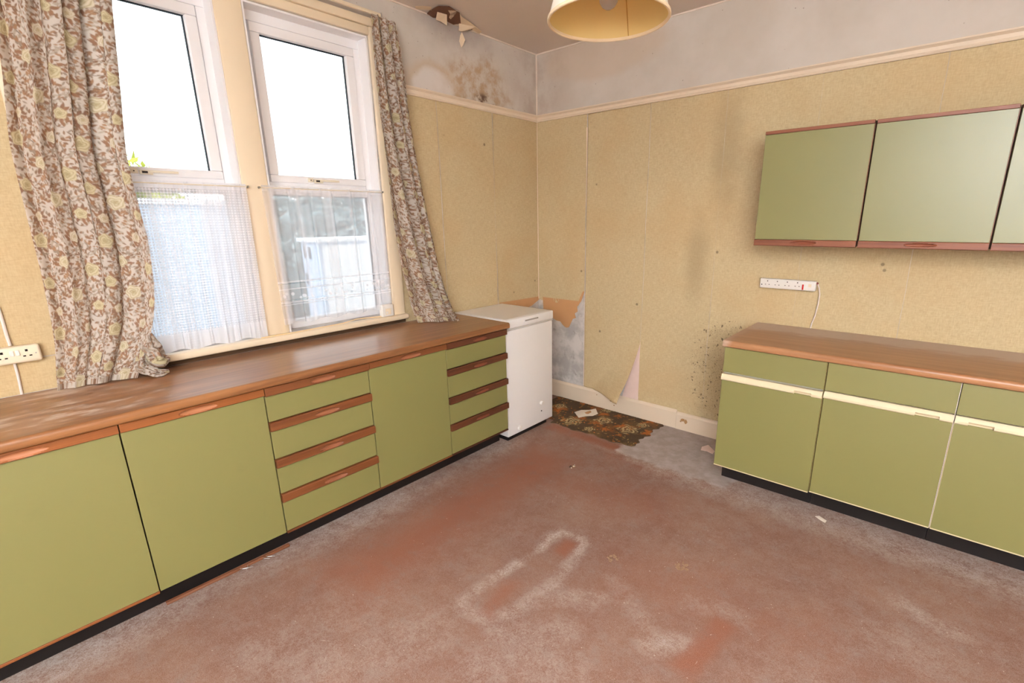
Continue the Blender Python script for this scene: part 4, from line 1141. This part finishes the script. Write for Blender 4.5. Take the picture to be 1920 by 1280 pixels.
cluster('debris', 'small dark and pale bits of debris on the red carpet in front of the freezer', 1073, 875, .022, ['paper', 'crumb', 'carcass'], 16, 1)
cluster('crumbs', 'pale tan crumbs on the carpet towards the back base cabinets', 1280, 1062, .032, ['crumb'], 26, 2)
cluster('crumbs', 'pale tan crumbs on the carpet just right of the rectangular dust outline', 1150, 1048, .028, ['crumb'], 18, 3)
scrap('plaster_flake', 'white plaster flake on the dusty carpet before the back base cabinets', 'litter', fp([(1528, 968), (1536, 967), (1550, 976), (1547, 980), (1538, 975)]), 0, 'paper', .004)
# specks of fluff over the whole carpet
b = bmesh.new()
for k in range(380):
    x, y = random.uniform(.6, 3.6), random.uniform(-3.3, -.7)
    a, L, w = random.random()*6.3, random.choice([.0015, .0015, .002, .002, .003, .009]), random.uniform(.0005, .0011)
    if L > .006: w = .0004
    c, s = math.cos(a), math.sin(a); bend = random.uniform(-.4, .4)*L
    z = .0018
    vs = [b.verts.new((x+p*c-q*s, y+p*s+q*c, z+dz)) for p, q, dz in ((-L, -w, 0), (0, -w+bend, .001), (L, -w*.5, 0), (L, w*.5, 0), (0, w+bend, .001), (-L, w, 0))]
    b.faces.new(vs)
me = bpy.data.meshes.new('fluff'); b.to_mesh(me); b.free()
fluff = link('fluff', me, MT['fluff'])
tag(fluff, 'tiny pale specks of fluff and fibre scattered over the red carpet', 'fluff'); fluff['kind'] = 'stuff'

# ------------------------------------------------------------------ outside the windows
struct(MB().box(-14, -.19, -14, 12, -.30, -.20).build('ground', MT['paving']))
p_ = bp(372, 374, 0, -3.0)
gw = thing('garden_wall', (-3.05, -4, -.2), 'pale bluish rendered garden wall seen through the crocheted net curtain', 'wall')
MB().box(-3.15, -3.0, -9, bp(503, 500, 0, -3.0).y, -.2, p_.z-.05).build('render', MT['outbox_shade_render'], gw)
MB().box(-3.18, -2.97, -9, bp(503, 500, 0, -3.0).y+.02, p_.z-.05, p_.z, .006).build('coping', MT['outbox'], gw)
r = thing('storage_box', (-1.75, -1.0, -.2), 'white outdoor storage unit with flat lid seen through the right net curtain', 'storage box')
q = bp(595, 447, 0, -1.5); q2 = bp(562, 445, 1, q.y)
zb = q.z
MB().box(q2.x, -1.5, q.y, q.y+.75, -.2, zb-.035, .006).build('cabinet', MT['outbox_shade_render'], r, True)
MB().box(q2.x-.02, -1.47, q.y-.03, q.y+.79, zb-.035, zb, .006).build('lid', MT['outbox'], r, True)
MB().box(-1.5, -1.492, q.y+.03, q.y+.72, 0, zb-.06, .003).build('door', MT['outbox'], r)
for i, (u, v) in enumerate(((572, 472), (581, 474), (577, 522))):
    p = bp(u, v, 1, q.y)
    MB().box(p.x-.02, p.x+.02, q.y-.006, q.y, p.z-.05, p.z+.05, .001).build('vent', MT['vent'], r)
def bush(label, name, cx, cy, rx, ry, zt, n, mat, seed, cat):
    r = thing(name, (cx, cy, -.2), label, cat, None)
    g = np.random.default_rng(seed)
    core = MB(); t = bmesh.new(); bmesh.ops.create_icosphere(t, subdivisions=3, radius=1)
    for v in t.verts:
        d = v.co.copy(); k = .86+.08*math.sin(d.x*7+seed)+.06*math.sin(d.y*9+d.z*6)
        v.co = Vector((cx+rx*.86*k*d.x, cy+ry*.92*k*d.y, -.2+(zt+.2)*.5*(1+.93*k*d.z)))
    core.join(t); core.build('crown', MT[mat], r, True)
    th = g.random(n)*math.tau; ph = np.arccos(1-1.9*g.random(n))
    d = np.stack([np.sin(ph)*np.cos(th), np.sin(ph)*np.sin(th), np.cos(ph)], -1)
    k = .84+.2*g.random((n, 1))
    c = np.array([cx, cy, -.2+(zt+.2)*.5])+d*k*np.array([rx, ry, (zt+.2)*.5])
    a = g.normal(size=(n, 3)); a /= np.linalg.norm(a, axis=1, keepdims=True); b_ = np.cross(a, d+.3*g.normal(size=(n, 3))); b_ /= np.linalg.norm(b_, axis=1, keepdims=True)
    L = .05+.05*g.random((n, 1))
    V = np.stack([c-a*L, c+b_*L*.4, c+a*L, c-b_*L*.4], 1).reshape(-1, 3)
    me = bpy.data.meshes.new('foliage'); me.from_pydata(V.tolist(), [], np.arange(4*n).reshape(-1, 4).tolist())
    o = link('foliage', me, MT[mat], r); o['kind'] = 'stuff'
bush('tall yellow-green garden shrub seen beyond the left window', 'shrub', -5.0, -1.9, .8, .75, 2.36, 2600, 'leaf_y', 1, 'shrub')
bush('dark garden hedge bush seen through the left side of the right net curtain', 'shrub', -5.2, -.25, .8, .74, 2.06, 3000, 'leaf', 2, 'shrub')
bush('dark garden hedge bush behind the white outdoor storage unit', 'shrub', -5.4, 1.35, .8, .74, 2.10, 3000, 'leaf', 3, 'shrub')
bush('large garden tree crown filling the gap between the two hedge bushes outside', 'shrub', -7.4, 1.5, .9, 1.0, 2.25, 3000, 'leaf', 6, 'shrub')
bush('grey-green garden hedge bush furthest along behind the right window', 'shrub', -5.2, 3.25, .8, .90, 2.12, 3000, 'leaf', 4, 'shrub')
